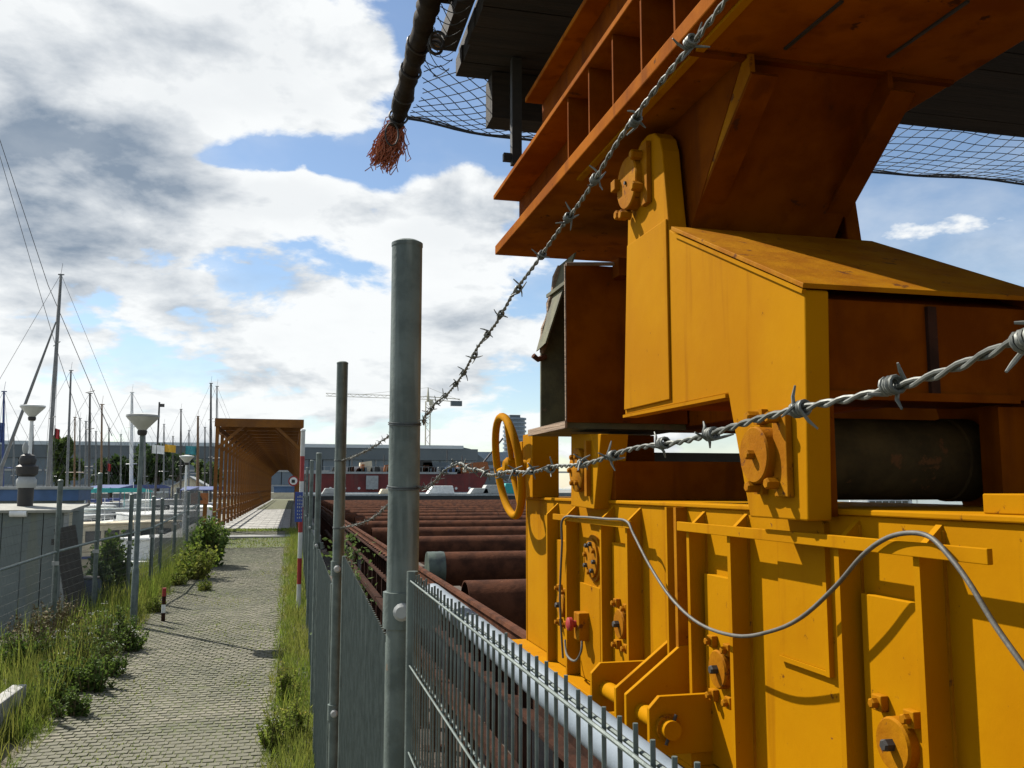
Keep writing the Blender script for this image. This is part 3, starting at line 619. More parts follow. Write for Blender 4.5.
# rusty pipes lying across the dock
tops = [581, 552, 536, 527]
PY = [U(440, t, Z=-1.02).y for t in tops]; sp = (PY[3] - PY[0]) / 3
while PY[-1] < 78: PY.append(PY[-1] + sp * R(.93, 1.06))
for k, yy in enumerate(PY):
    r = .27 if k else .30; xa = 2.02 + R(-.15, .25) if k != 1 else 2.12; L = 20.5
    t = thing('steel_pipe', (xa + 10, yy, -1.02 - 2 * r), ('nearest rusty steel pipe lying across the dock beside the yellow gantry' if k == 0 else f'rusty steel pipe lying across the dock, {ORD[k]} from the gantry' + (', its end filmed green' if k == 1 else '')), 'pipe', 'rusty pipes lying across the dock')
    part('shell', MB().lathe([(r - .02, 1.0), (r - .018, 0), (r, 0), (r, L), (r - .02, L)], (xa, yy, -1.02 - r), (1, 0, 0), 32), RST, t, smooth=True)
    if k == 1: part('green_film', MB().lathe([(r + .008, -.01), (r + .01, .1), (r + .006, .14), (r + .012, .2), (r + .004, .26)], (xa, yy, -1.02 - r), (1, 0, 0), 32), GRN, t, smooth=True)
    for q in (6.1, 12.3): part('weld_ring', MB().lathe([(r, 0), (r + .008, .01), (r + .008, .03), (r, .04)], (xa + q + R(-1, 1), yy, -1.02 - r), (1, 0, 0), 32), RSD, t, smooth=True)
for k, xx in enumerate((3.2, 20.5)):
    t = thing('pipe_rack', (xx, 40, -2.76), ('low rusty rack beam under the near ends of the pipes' if k == 0 else 'low rusty rack beam under the far ends of the pipes'), 'rack', 'rack beams under the pipes')
    part('beam', MB().box(xx - .12, xx + .12, 8, 82, -1.82, -1.565), RSD, t)
    ps_ = MB().box(-.1, .1, -.1, .1, -.94, 0).mesh('post', RSD)
    for j in range(19): piece('post', ps_, (xx, 8.3 + j * 4, -1.822), t)
# timber cribbing beside the rail, under the pale pipe
tim = [(.62, 1.02, 1.9, 2.12, -1.10), (.60, 1.18, 1.35, 1.60, -1.18), (.64, 1.22, 2.35, 2.6, -1.15), (.70, 1.28, 2.95, 3.15, -1.22), (.62, 1.20, .95, 1.18, -1.25)]
for k, (xa, xb_, ya, yb, zt_) in enumerate(tim):
    lv = 0; z = zt_
    desc = ['between the mesh fence and the rail', 'nearest the camera but one', 'beside the big fence post', 'farthest along the rail', 'nearest the camera'][k]
    t = thing('timber_stack', ((xa + xb_) / 2, (ya + yb) / 2, -2.78), f'stack of weathered timber baulks behind the mesh fence, {desc}', 'timber', 'timber stacks behind the fence')
    while z > -2.70:
        h = R(.13, .17)
        if z - h < -2.75: h = z + 2.765
        j = R(-.03, .03); part('baulk', MB().box(xa + j, xb_ + j, ya + R(-.02, .02), yb + R(-.02, .02), z - h + .004, z), TIM, t, bevel=.006); z -= h

# ================================================================== FENCE ON THE RIGHT
FX = .24
def clamp_part(t, x, y, z, r):
    c = part('clamp', MB().tube([(x - .002, y, z - .038), (x - .002, y, z + .038)], r + .006, 18), GAL, t, smooth=True)
    part('clamp_ear', MB().box(x + r, x + r + .035, y - .05, y - .02, z - .035, z + .035), GAL, t, bevel=.003)
    part('clamp_bolt', MB().lathe([(.019, 0), (.019, .012), (.012, .018)], (x - .004, y - r - .004, z), (-.25, -1, 0), 14), LGY, t, smooth=True)
posts = [(.238, 2.0, .545, .0345, 'tall grey steel fence post nearest the camera with barbed wire tied to it'), (.242, 4.9, .665, .030, 'second tall grey steel fence post, a thinner one beyond the nearest'),
         (U(318, 500, X=.26).x, U(318, 500, X=.26).y, None, .030, 'third fence post from the camera on the right of the path'), (.275, U(311, 500, X=.275).y, None, .030, 'fourth fence post from the camera on the right of the path'),
         (.295, U(306.5, 500, X=.295).y, None, .030, 'fifth fence post from the camera on the right of the path'), (.30, U(303.5, 500, X=.30).y, None, .03, 'sixth fence post from the camera, beside the tunnel mouth')]
ptop = {2: 454, 3: 461, 4: 468, 5: 474}
for k, (x, y, z, r, lab) in enumerate(posts):
    if z is None: z = U(311, ptop[k], Y=y).z
    t = thing('fence_post', (x, y, gh(x, y)), lab, 'post', 'steel posts of the right fence')
    part('tube', MB().tube([(x, y, gh(x, y) - .05), (x, y, z)], r, 22), GAL, t, smooth=True)
    part('cap', MB().lathe([(r * 1.03, 0), (r * 1.03, .008), (r * .7, .014)], (x, y, z), (0, 0, 1), 22), GAL, t, smooth=True)
    clamp_part(t, x, y, -.262 if k == 0 else -.42 if k == 1 else -.6, r)
    if k < 2: clamp_part(t, x, y, -1.15, r)
    for zz in ((.14, 0.0) if k == 0 else (.145, -.21)):
        if k < 2:
            tw = MB()
            for q in range(2): tw.tube([(x + (r + .0015) * math.cos(a), y + (r + .0015) * math.sin(a), zz + .004 * q + .004 * math.sin(a)) for a in [i * math.pi / 9 for i in range(18)]], .0017, 5, closed=True)
            part('tie_wire', tw, WRD, t, smooth=True)
def panel(x, y0, y1, z0, z1, lab, singles=False, sag=0, x1=None):
    x1 = x if x1 is None else x1; yb = (y0 + y1) / 2; gz = lambda y: gh(.24, y) + .06
    def X(y): return x + (x1 - x) * (y - y0) / (y1 - y0)
    def Z(y): return z0 + (z1 - z0) * (y - y0) / (y1 - y0)
    t = thing('mesh_fence', (X(yb), yb, gz(yb)), lab, 'fence', 'mesh panels of the right fence')
    part('end_tube', MB().tube([(X(y0), y0, gz(y0) - .05), (X(y0), y0, Z(y0))], .012, 10), GAL, t, smooth=True)
    part('end_tube', MB().tube([(X(y1), y1, gz(y1) - .05), (X(y1), y1, Z(y1))], .012, 10), GAL, t, smooth=True)
    nw_ = int((y1 - y0) / .034); mb = MB(); zl = gz(yb) + .05
    if singles: vw = MB().tube([(0, 0, zl), (0, 0, 0)], .0020, 7).mesh('upright_wire', GAL, smooth=True)
    for k in range(1, nw_):
        y = y0 + (y1 - y0) * k / nw_
        if singles: piece('upright_wire', vw, (X(y), y + R(-.002, .002), Z(y) + R(-.004, .004)), t, (R(-.003, .003), R(-.002, .002), 0))
        else: mb.tube([(X(y), y, zl), (X(y), y, Z(y))], .0036, 5)
    if not singles: part('upright_wires', mb, GAL, t, kind='stuff')
    z = -.019; 
    while Z(yb) + z > gz(yb):
        for dx in ((-.0045, .0045) if singles else (.0055,)): part('cross_wire', MB().tube([(X(y0) + dx, y0, Z(y0) + z), (X(y1) + dx, y1, Z(y1) + z)], .0020, 6), GAL if singles else WRD, t)
        z -= .17
    return t
panel(.246, -.9, 1.90, -.170, -.172, 'near wire mesh fence panel with upright wires beside the yellow gantry', True)
panel(.240, 2.26, 4.28, -.375, -.312, 'second mesh fence panel, between the two tall posts')
panel(.240, 5.50, 8.35, -.56, -.545, 'third mesh fence panel, just beyond the second tall post')
panel(.262, 9.6, 12.9, -.60, -.57, 'fourth mesh fence panel beside the grass strip', x1=.27)
panel(.285, 13.6, 19.0, -.62, -.60, 'fifth mesh fence panel beside the red and white pole', x1=.295)
panel(.30, 19.8, 28.5, -.62, -.58, 'farthest mesh fence panel, running up to the tunnel')
# pale pipe along the inside of the fence
q = [U(433, 592, X=.36), U(600, 715, X=.36)]; 
pp = thing('handrail_pipe', (.36, 1.2, -.27), 'pale blue grey pipe running along behind the near mesh fence panel', 'pipe')
part('tube', MB().tube([(.36, -1.0, -.312), (.36, 2.36, -.270)], .0245, 24), BLP, pp, smooth=True)
for yy in (2.12, .25, -.8): part('bracket', MB().box(.25, .345, yy - .012, yy + .012, -.33 + .012 * yy, -.305 + .014 * yy), GAL, pp)
rr = MB().tube([(0, 2.40, 0), (0, 6.0, 0)], .03, 12)

# barbed wire strands
def barbed(P, lab, spacing=.085, name='barbed_wire', rw=.00105, start=.02):
    P = smoothpts(P, 14); L = [0]
    for i in range(1, len(P)): L.append(L[-1] + (P[i] - P[i - 1]).length)
    def at(s):
        for i in range(1, len(P)):
            if L[i] >= s: 
                f = (s - L[i - 1]) / max(L[i] - L[i - 1], 1e-9); return P[i - 1].lerp(P[i], f), (P[i] - P[i - 1]).normalized()
        return P[-1], (P[-1] - P[-2]).normalized()
    t = thing(name, P[len(P) // 2], lab, 'barbed wire', 'barbed wire strands'); step = .0042; n = int(L[-1] / step)
    A = []; B = []; jx = 0
    for i in range(n + 1):
        p, d = at(i * step); u = d.orthogonal() if abs(d.z) > .95 else d.cross(Vector((0, 0, 1))); u.normalize(); v = u.cross(d)
        a = i * step / .030 * 2 * math.pi + .6 * math.sin(i * .03); o = (u * math.cos(a) + v * math.sin(a)) * rw * 1.08
        w2 = (u * math.sin(i * step * 21) + v * math.sin(i * step * 33 + 1)) * .0014
        A.append(p + o + w2); B.append(p - o + w2)
    part('strand', MB().tube(A, rw, 7), WIR, t, smooth=True); part('strand', MB().tube(B, rw, 7), WIR, t, smooth=True)
    s_ = start
    while s_ < L[-1] - .01:
        p, d = at(s_); u = d.orthogonal().normalized(); u = Quaternion(d, R(0, 6.28)) @ u; v = d.cross(u); mb = MB()
        turns = 2.2; nn = 22; ph = R(0, 6.28)
        for q in (0, 1):
            off = d * (.0022 * (1 if q else -1)); coil = []
            for i in range(nn + 1):
                a = ph + q * 1.5 + i / nn * turns * 2 * math.pi; coil.append(p + off + d * ((i / nn - .5) * .0052) + (u * math.cos(a) + v * math.sin(a)) * .0034)
            t0_ = (coil[0] - coil[1]).normalized(); t1_ = (coil[-1] - coil[-2]).normalized()
            ln1, ln2 = R(.006, .012), R(.006, .012)
            pts_ = [coil[0] + t0_ * ln1 + d * R(-.004, .004), coil[0] + t0_ * ln1 * .5] + coil + [coil[-1] + t1_ * ln2 * .5, coil[-1] + t1_ * ln2 + d * R(-.004, .004)]
            mb.tube(pts_, [.0005, .0009] + [.00095] * (nn + 1) + [.0009, .0005], 6)
        part('barb', mb, WIR, t, smooth=True); s_ += spacing * R(.8, 1.2)
    return t
W1 = [U(760, -45, X=.235), U(725, 0, X=.238), U(672, 66, X=.24), U(629, 130, X=.24), U(572, 212, X=.24), U(530, 272, X=.24), U(490, 330, X=.24), U(455, 385, X=.24), U(428, 412, X=.243), Vector((.276, 1.985, .14))]
barbed(W1, 'barbed wire strand rising from the nearest post to the upper right')
W2 = [U(1075, 318, X=.24), U(1024, 341, X=.24), U(935, 374, X=.24), U(820, 403, X=.24), U(735, 429, X=.24), U(650, 446, X=.24), U(575, 465, X=.24), U(520, 472, X=.24), U(488, 474, X=.243), U(470, 468, X=.25), U(456, 464, X=.26), U(442, 474, X=.262), U(430, 486, X=.27), Vector((.276, 1.985, .0))]
barbed(W2, 'barbed wire strand crossing in front of the yellow leg')
barbed([Vector((.235, 2.03, .14)), U(385, 439, X=.243), U(362, 453, X=.243), Vector((.25, 4.872, .145))], 'upper barbed wire strand between the two tall posts', .12)
barbed([Vector((.235, 2.03, 0)), U(385, 508, X=.25), U(365, 522, X=.25), Vector((.25, 4.872, -.21))], 'lower barbed wire strand between the two tall posts', .12)

# ================================================================== POLES, SIGNS, LAMPS
def pole_tube(mb, x, y, z0, z1, r0, r1=None, n=14): return mb.tube([(x, y, z0), (x, y, z1)], [r0, r1 or r0], n)
x, y = .150, 16.6; z0 = gh(x, y); zt_ = U(301, 431, Y=y).z
t = thing('striped_pole', (x, y, z0), 'red and white striped pole by the fence on the right edge of the path', 'pole')
hh = (zt_ - z0) / 7
for k in range(7): part('band', pole_tube(MB(), x, y, z0 + k * hh + (0 if k else -.05), z0 + (k + 1) * hh, .038, n=16), [LMP, RDS][k % 2], t, smooth=True)
part('cap', MB().lathe([(.047, 0), (.04, .03), (.01, .045)], (x, y, zt_), (0, 0, 1), 14), WHT, t, smooth=True)
t = thing('blue_sign', (.10, 16.4, U(297, 522, Y=16.4).z), 'small blue sign board with white lettering hung on the striped pole', 'sign')
s0 = U(294.5, 522, Y=16.4); s1 = U(303, 492, Y=16.4)
part('board', MB().box(s0.x, s1.x, 16.40, 16.42, s0.z, s1.z), SBL, t, bevel=.003)
for k in range(3): 
    for j in range(7): part('lettering', MB().box(s0.x + .04 + k * .035, s0.x + .055 + k * .035, 16.3965, 16.3985, s0.z + .06 + j * .06, s0.z + .06 + j * .06 + R(.02, .045)), LGY, t)
part('strap', MB().box(.14, .25, 16.422, 16.55, s1.z - .1, s1.z - .07), GAL, t)
t = thing('round_sign', (.06, 20, U(293, 490, Y=20).z), 'small round white and red sign beyond the blue sign', 'sign'); c = U(293.5, 481, Y=20)
part('disc', MB().lathe([(.11, 0), (.11, .01)], (c.x, 20, c.z), (0, -1, 0), 24), RDS, t); part('face', MB().lathe([(.08, 0), (.08, .004)], (c.x, 19.99, c.z), (0, -1, 0), 24), WHT, t); part('mark', MB().box(c.x - .04, c.x + .03, 19.98, 19.986, c.z - .04, c.z + .03), BLK, t)
part('arm', MB().box(c.x, .30, 20.005, 20.03, c.z - .02, c.z + .02), GAL, t)
def lamp(px, pyb, pyt, Y, wpx, lab, m=GAL, x=None):
    x = U(px, 500, Y=Y).x; z0 = gh(x, Y); zt = U(px, pyt, Y=Y).z; W = wpx * Y / 906 / 2
    t = thing('street_lamp', (x, Y, z0), lab, 'lamp', 'lamp posts left of the path')
    part('pole', MB().tube([(x, Y, z0 - .05), (x, Y, z0 + .9), (x, Y, z0 + .92), (x, Y, zt - W * 1.15)], [.056, .052, .040, .034], 16), m, t, smooth=True)
    hd = part('lamp_shade', MB().lathe([(.05, 0), (.085, .05), (W * .55, W * .42), (W * .96, W * .86), (W, W * .93)], (x, Y, zt - W * 1.2), (0, 0, 1), 28), LMP, t, smooth=True)
    part('lid', MB().lathe([(W * 1.03, 0), (W * 1.03, .03), (W * .55, W * .2), (.03, W * .26)], (x, Y, zt - W * .26), (0, 0, 1), 28), LGY if m is not WHT else WHT, hd, smooth=True)
    part('collar', MB().lathe([(.06, 0), (.075, .03), (.075, .07), (.05, .09)], (x, Y, zt - W * 1.2 - .06), (0, 0, 1), 16), BLK, hd, smooth=True)
lamp(139, 625, 413, 15.4, 29, 'nearest lamp post with a funnel shaped head at the left edge of the path')
lamp(185, 560, 455, 32, 13, 'small distant lamp post near the orange sign and tunnel', WHT)
lamp(27, 560, 404, 20, 21, 'white lamp post with funnel head behind the grey shed', WHT)
x = G(163, 621)
t = thing('marker_post', (x.x, x.y, zg(x.y)), 'short red and white marker post at the left edge of the path', 'post')
hz = U(163, 588, Y=x.y).z - zg(x.y)
for k in range(4): part('band', pole_tube(MB(), x.x, x.y, zg(x.y) + k * hz / 4 - (.05 if k == 0 else 0), zg(x.y) + (k + 1) * hz / 4, .032), [RSD, WHT, RSD, RDS][k], t, smooth=True)
a = U(200, 497, Y=29.5)
t = thing('orange_sign', (a.x, 29.5, gh(a.x, 29.5)), 'small orange board on an orange post at the tunnel mouth', 'sign')
b0 = U(190.5, 504, Y=29.5); b1 = U(208.5, 493, Y=29.5)
part('board', MB().box(b0.x, b1.x, 29.5, 29.53, b0.z, b1.z), ORS, t, bevel=.004); part('post', MB().box(U(203, 500, Y=29.5).x, U(207, 500, Y=29.5).x, 29.535, 29.66, gh(a.x, 29.5) - .05, b1.z - .05), TUN, t)
part('mark', MB().py([(b0.x + .22, b0.z + .11), (b0.x + .29, b0.z + .25), (b0.x + .36, b0.z + .11)], 29.496, 29.499), BLK, t)

# ================================================================== TUNNEL OF FRAMES
fx0 = U(213, 500, Y=YT).x; fx1 = U(301, 500, Y=YT).x; ft = U(213, 420, Y=YT).z; fz = zg(YT)
tn = thing('walkway_tunnel', ((fx0 + fx1) / 2, YT, fz), 'long tunnel of orange steel frames with a roof over the path', 'tunnel')
pw = .12; SP = 2.35; NF = 36
post = MB().box(-pw / 2, pw / 2, -.06, .06, 0, ft - fz - .22).mesh('post', TUN); beam = MB().box(fx0, fx1, -.1, .1, -.22, 0).mesh('beam', TUN)
br1 = MB().bar((fx0 + .08, 0, -1.0), (fx0 + .95, 0, -.2), .1, .13, (0, 1, 0)).mesh('knee_brace', TUN); br2 = MB().bar((fx1 - .08, 0, -1.0), (fx1 - .95, 0, -.2), .1, .13, (0, 1, 0)).mesh('knee_brace', TUN)
for k in range(NF):
    y = YT + k * SP
    piece('post', post, (fx0 + pw / 2, y, fz), tn); piece('post', post, (fx1 - pw / 2, y, fz), tn); piece('beam', beam, (0, y, ft), tn)
    piece('knee_brace', br1, (0, y, ft), tn); piece('knee_brace', br2, (0, y, ft), tn)
yend = YT + (NF - 1) * SP
for zz in (fz + .12, fz + .62, fz + 1.12):
    for xx in (fx0 + .03, fx1 - .07): part('side_rail', MB().box(xx, xx + .04, YT + .1, yend, zz, zz + .09), TUN, tn)
for xx in (fx0 + .0, fx1 - .14): part('eaves_beam', MB().box(xx, xx + .14, YT + .1, yend, ft - .42, ft - .225), TUN, tn)
yq = YT - .25; k = 0
rp = MB().box(fx0 - .02, fx1 + .02, 0, SP - .03, 0, .05).mesh('roof_panel', TUR)
for k in range(NF - 1): piece('roof_panel', rp, (0, YT + k * SP - (.1 if k == 0 else 0), ft + .002), tn)
for xx in [fx0 + .5 + i * .55 for i in range(5)]: part('purlin', MB().box(xx, xx + .08, YT + .1, yend, ft - .1, ft - .003), TUR, tn)
part('front_fascia', MB().box(fx0 - .03, fx1 + .03, YT - .13, YT - .105, ft - .24, ft + .06), TUN, tn)
# perforated side wall panels of the tunnel's left side
t = thing('blue_skip', (fx0 + 1.9, 133, fz), 'blue container seen at the far end of the orange tunnel', 'container'); part('body', MB().box(-2.6, 1.5, 131, 133.4, fz, fz + 1.6), BLU, t); part('lid', MB().box(-2.7, 1.6, 130.9, 133.5, fz + 1.6, fz + 1.72), BLU, t)
solo('timber_fence', MB().box(-4, 1.2, 129.8, 130, fz, fz + .85), CRM, (-1, 129.9, fz), 'low tan fence across the far end of the tunnel', 'fence')

# ================================================================== LEFT FENCE AND SHED
lf = [(-45, 690, 470), (52, 633, 481), (93, 613, 474), (127, 599, 495), (150, 588, 497), (159, 580, 499), (173, 568, 494), (186, 556, 492), (197, 546, 492)]
LFP = [(G(a, b), c, a) for a, b, c in lf]
LFl = ['left mesh fence post beside the weeds at the picture edge', 'left fence post in front of the grey shed wall', 'left fence post right of the grey shed', 'left fence post left of the nearest lamp post', 'left fence post just right of the nearest lamp', 'left fence post, second right of the nearest lamp', 'left fence post, third right of the nearest lamp', 'left fence post by the small distant lamp', 'left fence post next to the orange sign']
for k, (g, c, px) in enumerate(LFP):
    z1 = U(px, c, Y=g.y).z; t = thing('fence_post', (g.x, g.y, g.z), LFl[k], 'post', 'posts of the left fence')
    part('tube', MB().tube([(g.x, g.y, gh(g.x, g.y) - .06), (g.x, g.y, z1)], .038, 14), GAL, t, smooth=True)
    part('cap', MB().lathe([(.041, 0), (.041, .01), (.02, .025)], (g.x, g.y, z1), (0, 0, 1), 14), GAL, t, smooth=True)
    part('clip', MB().box(g.x - .05, g.x + .05, g.y - .05, g.y - .03, g.z + 1.0, g.z + 1.06), LGY, t)
for k in range(len(LFP) - 1):
    a = LFP[k][0]; b = LFP[k + 1][0]; t = thing('mesh_fence', ((a + b) / 2), ['mesh fence panel of the left fence at the picture edge before the shed', 'mesh fence panel in front of the plank and shed corner', 'mesh fence panel in front of the green bush', 'mesh fence panel behind the nearest lamp post'][k] if k < 4 else f'mesh fence panel of the left fence, {ORD[k-3]} beyond the nearest lamp', 'fence', 'mesh panels of the left fence')
    ztop = 1.38; mb = MB(); n = max(6, int((b - a).length / .05))
    for j in range(1, n):
        p = a.lerp(b, j / n); mb.tube([p + Vector((0, 0, .08)), p + Vector((0, 0, ztop + .35))], .0024, 3, cap=False)
    for j in range(14): mb.tube([a + Vector((0, 0, .1 + j * .125)), b + Vector((0, 0, .1 + j * .125))], .0024, 3, cap=False)
    part('wires', mb, WRD, t, kind='stuff')
    part('top_rail', MB().tube([a + Vector((0, 0, 1.20)), b + Vector((0, 0, 1.20))], .021, 8), GAL, t, smooth=True)
# shed
Ys = 17.2; sx = U(61.5, 560, Y=Ys).x; sr = U(60, 511, Y=Ys).z; gx = U(-60, 500, Y=Ys).x
t = thing('grey_shed', ((sx + gx) / 2, 18.5, -2.755), 'grey panel shed with a pale flat roof behind the left fence', 'shed')
nP = 6; wpan = (sx - gx) / nP
for k in range(nP): part('wall_panel', MB().box(gx + k * wpan + .006, gx + (k + 1) * wpan - .006, Ys, Ys + .06, -2.76, sr - .03), GRW, t, bevel=.004)
ye = 18.45; part('corner_post', MB().box(sx + .001, sx + .07, Ys - .01, Ys + .07, -2.76, sr - .03), LGY, t)
for k in range(2): part('wall_panel', MB().box(sx - .05, sx, Ys + .075 + k * .58, Ys + .065 + (k + 1) * .58, -2.76, sr - .03), CRM if k == 0 else GRW, t, bevel=.004)
part('core', MB().box(gx + .02, sx - .06, Ys + .065, ye, -2.75, sr - .04), GRW, t)
part('roof', MB().prism([(gx - .1, Ys - .12, sr - .028), (sx + .13, Ys - .12, sr - .028), (sx + .13, ye + .1, sr + .06), (gx - .1, ye + .1, sr + .06)], (0, 0, .05)), SHR, t, bevel=.006)
a = U(20, 513, Y=Ys - .1); part('wall_light', MB().tube([U(10, 513.5, Y=Ys - .08), U(27, 513.5, Y=Ys - .08)], .06, 12), WHT, t, smooth=True)
cb = 20.4; c0 = U(-80, 500, Y=cb); c1 = U(78, 500, Y=cb); zt_ = U(40, 488, Y=cb).z; zb_ = U(40, 500, Y=cb).z
t = thing('blue_trim_cabin', ((c0.x + c1.x) / 2, 22, -2.755), 'cabin with a blue roof edge standing behind the grey shed', 'cabin')
part('wall', MB().box(c0.x + .1, c1.x - .1, cb + .1, cb + 1.1, -2.76, zb_), GRW, t); part('roof_trim', MB().box(c0.x, c1.x, cb, cb + .05, zb_ - .02, zt_ - .03).box(c1.x - .05, c1.x, cb + .052, cb + 1.2, zb_ - .02, zt_ - .03), BLU, t, bevel=.004); part('roof', MB().box(c0.x - .04, c1.x + .04, cb - .04, cb + 1.25, zt_ - .029, zt_ + .025), LGY, t, bevel=.006)
part('door', MB().box(c1.x - .62, c1.x - .13, cb + .06, cb + .1, -2.7, zb_ - .25), DBL, t)
fl = U(25, 505, Y=18.0)
t = thing('black_funnel', (fl.x, 18.0, sr), 'black stove funnel with round cowl standing on the shed roof', 'funnel')
part('pipe', MB().lathe([(.13, 0), (.135, .4)], (fl.x, 18.0, sr + .03), (0, 0, 1), 18), BLK, t, smooth=True)
part('band', MB().lathe([(.15, 0), (.17, .06), (.17, .14), (.13, .2)], (fl.x, 18.0, sr + .4), (0, 0, 1), 18), LGY, t, smooth=True)
part('cowl', MB().lathe([(.12, 0), (.18, .05), (.19, .18), (.13, .22), (.15, .3), (.12, .38), (.04, .42)], (fl.x, 18.0, sr + .6), (0, 0, 1), 18), BLK, t, smooth=True)
part('finial', MB().lathe([(.03, 0), (.05, .06), (.05, .14), (.02, .2)], (fl.x - .05, 18.0, sr + 1.02), (0, 0, 1), 10), LGY, t, smooth=True)
a = U(80, 628, Y=16.9); b = U(64, 527, Y=17.12)
t = thing('wooden_plank', (a.x, 16.9, -2.75), 'dark wooden plank leaning against the grey shed corner', 'plank')
part('board', MB().bar((a.x + .1, 16.75, -2.70), b + Vector((.02, -.03, 0)), .34, .045, (0, 1, 0)), TID, t); part('cleat', MB().bar(b + Vector((-.17, -.06, -.25)), b + Vector((.2, -.06, -.25)), .1, .04, (0, 1, 0)), TID, t)
t = thing('blue_barrel', (U(86, 560, Y=18.2).x, 18.2, -2.755), 'dark blue plastic barrel standing behind the shed corner', 'barrel'); c = U(86, 560, Y=18.2)
part('body', MB().lathe([(.26, 0), (.29, .06), (.29, .36), (.305, .38), (.29, .40), (.29, .72), (.305, .74), (.29, .76), (.28, 1.05), (.24, 1.1)], (c.x, 18.2, -2.755), (0, 0, 1), 24), DBL, t, smooth=True); part('lid', MB().lathe([(.25, 0), (.25, .03), (.2, .04)], (c.x, 18.2, -1.656), (0, 0, 1), 24), BLK, t)

# ================================================================== BOATS
WZ = -3.35
def hull(L, B, H, draft=.25, sheer=.25):
    mb = MB(); NS = 13; sec = []
    for i in range(NS):
        t = i / (NS - 1); x = -L / 2 + L * t
        b = B / 2 * (.82 + .18 * math.sin(t * 2.6)) * (1 - max(0, (t - .45) / .55) ** 2.3)
        b = max(b, .02); top = H + sheer * (t - .3) ** 2 * 1.8; rise = max(0, t - .75) * 1.5 * draft
        sec.append([(x, -b, top), (x, -b * .97, top * .5), (x, -b * .72, 0), (x, 0, -draft + rise), (x, b * .72, 0), (x, b * .97, top * .5), (x, b, top)])
    vs = [p for s_ in sec for p in s_]; fs = []
    for i in range(NS - 1):
        for k in range(6): fs.append((i * 7 + k, i * 7 + k + 1, (i + 1) * 7 + k + 1, (i + 1) * 7 + k))
        fs.append((i * 7 + 6, i * 7, (i + 1) * 7, (i + 1) * 7 + 6))
    fs.append(tuple(range(6, -1, -1))); mb.add(vs, fs); return mb
def xf(mb, loc, rz):
    c, s_ = math.cos(rz), math.sin(rz); mb.v = [(loc[0] + x * c - y * s_, loc[1] + x * s_ + y * c, loc[2] + z) for x, y, z in mb.v]; return mb
def motorboat(px, Y, L, rz, lab, hm=WHT, cm=WHT, canopy=None, H=.9, cabin=(.0, .55, .8), sink=0):
    x = U(px, 500, Y=Y).x; o = (x, Y, WZ); B = L * .34
    t = thing('motor_boat', o, lab, 'boat', 'motor boats in the marina')
    h = part('hull', xf(hull(L, B, H), o, rz), hm, t, smooth=True)
    part('rubbing_strake', xf(MB().box(-L / 2, L * .22, -B / 2 * 1.0 - .03, -B / 2 * .9, H * .80, H * .88).box(-L / 2, L * .22, B / 2 * .9, B / 2 + .03, H * .80, H * .88), o, rz), BCV, h)
    c0, cl, ch = cabin; xa = -L * .28 + c0; xb_ = xa + L * cl; hb = B * .36
    cb_ = part('cabin', xf(MB().prism([(xa, -hb, H), (xb_ + .5, -hb, H), (xb_, -hb * .96, H + ch), (xa + .1, -hb * .96, H + ch)], (0, 2 * hb, 0)), o, rz), cm, t, bevel=.03)
    n = max(3, int(L * cl / .8)); wl = (xb_ - xa - .5) / n
    for k in range(n):
        for sg in (-1, 1): part('window', xf(MB().box(xa + .3 + k * wl, xa + .3 + k * wl + wl * .78, sg * hb - .02, sg * hb + .02, H + ch * .38, H + ch * .78), o, rz), GLS, cb_)
    part('windscreen', xf(MB().prism([(xb_ + .42, -hb * .85, H + ch * .25), (xb_ + .42, hb * .85, H + ch * .25), (xb_ + .12, hb * .85, H + ch * .85), (xb_ + .12, -hb * .85, H + ch * .85)], (.02, 0, .01)), o, rz), GLS, cb_)
    part('roof', xf(MB().box(xa - .1, xb_ + .15, -hb * 1.06, hb * 1.06, H + ch + .002, H + ch + .07), o, rz), cm, cb_, bevel=.02)
    rl_ = MB(); P = [(L * .0, -B * .44, H + .7), (L * .22, -B * .42, H + .75), (L * .42, -B * .18, H + .85), (L * .47, 0, H + .9), (L * .42, B * .18, H + .85), (L * .22, B * .42, H + .75), (0, B * .44, H + .7)]
    rl_.tube(P, .018, 6)
    for p in P: rl_.tube([(p[0], p[1] * .97, H + .0), p], .015, 5)
    part('bow_rail', xf(rl_, o, rz), ALU, t, smooth=True)
    if canopy: part('canopy', xf(MB().prism([(-L * .48, -hb, H + 1.75), (-L * .30, -hb, H + 1.95), (L * .1, -hb, H + 1.95), (L * .2, -hb, H + 1.8), (L * .2, -hb, H + 1.74), (-L * .48, -hb, H + 1.69)], (0, 2 * hb, 0)).tube([(-L * .46, -hb, H), (-L * .46, -hb, H + 1.72)], .02, 6).tube([(-L * .46, hb, H), (-L * .46, hb, H + 1.72)], .02, 6).tube([(L * .18, -hb, H + ch), (L * .18, -hb, H + 1.76)], .02, 6).tube([(L * .18, hb, H + ch), (L * .18, hb, H + 1.76)], .02, 6), o, rz), canopy, t)
    part('antenna', xf(MB().tube([(xa + .4, hb * .5, H + ch), (xa + .3, hb * .5, H + ch + 1.1)], .014, 5), o, rz), WHT, t)
    return t
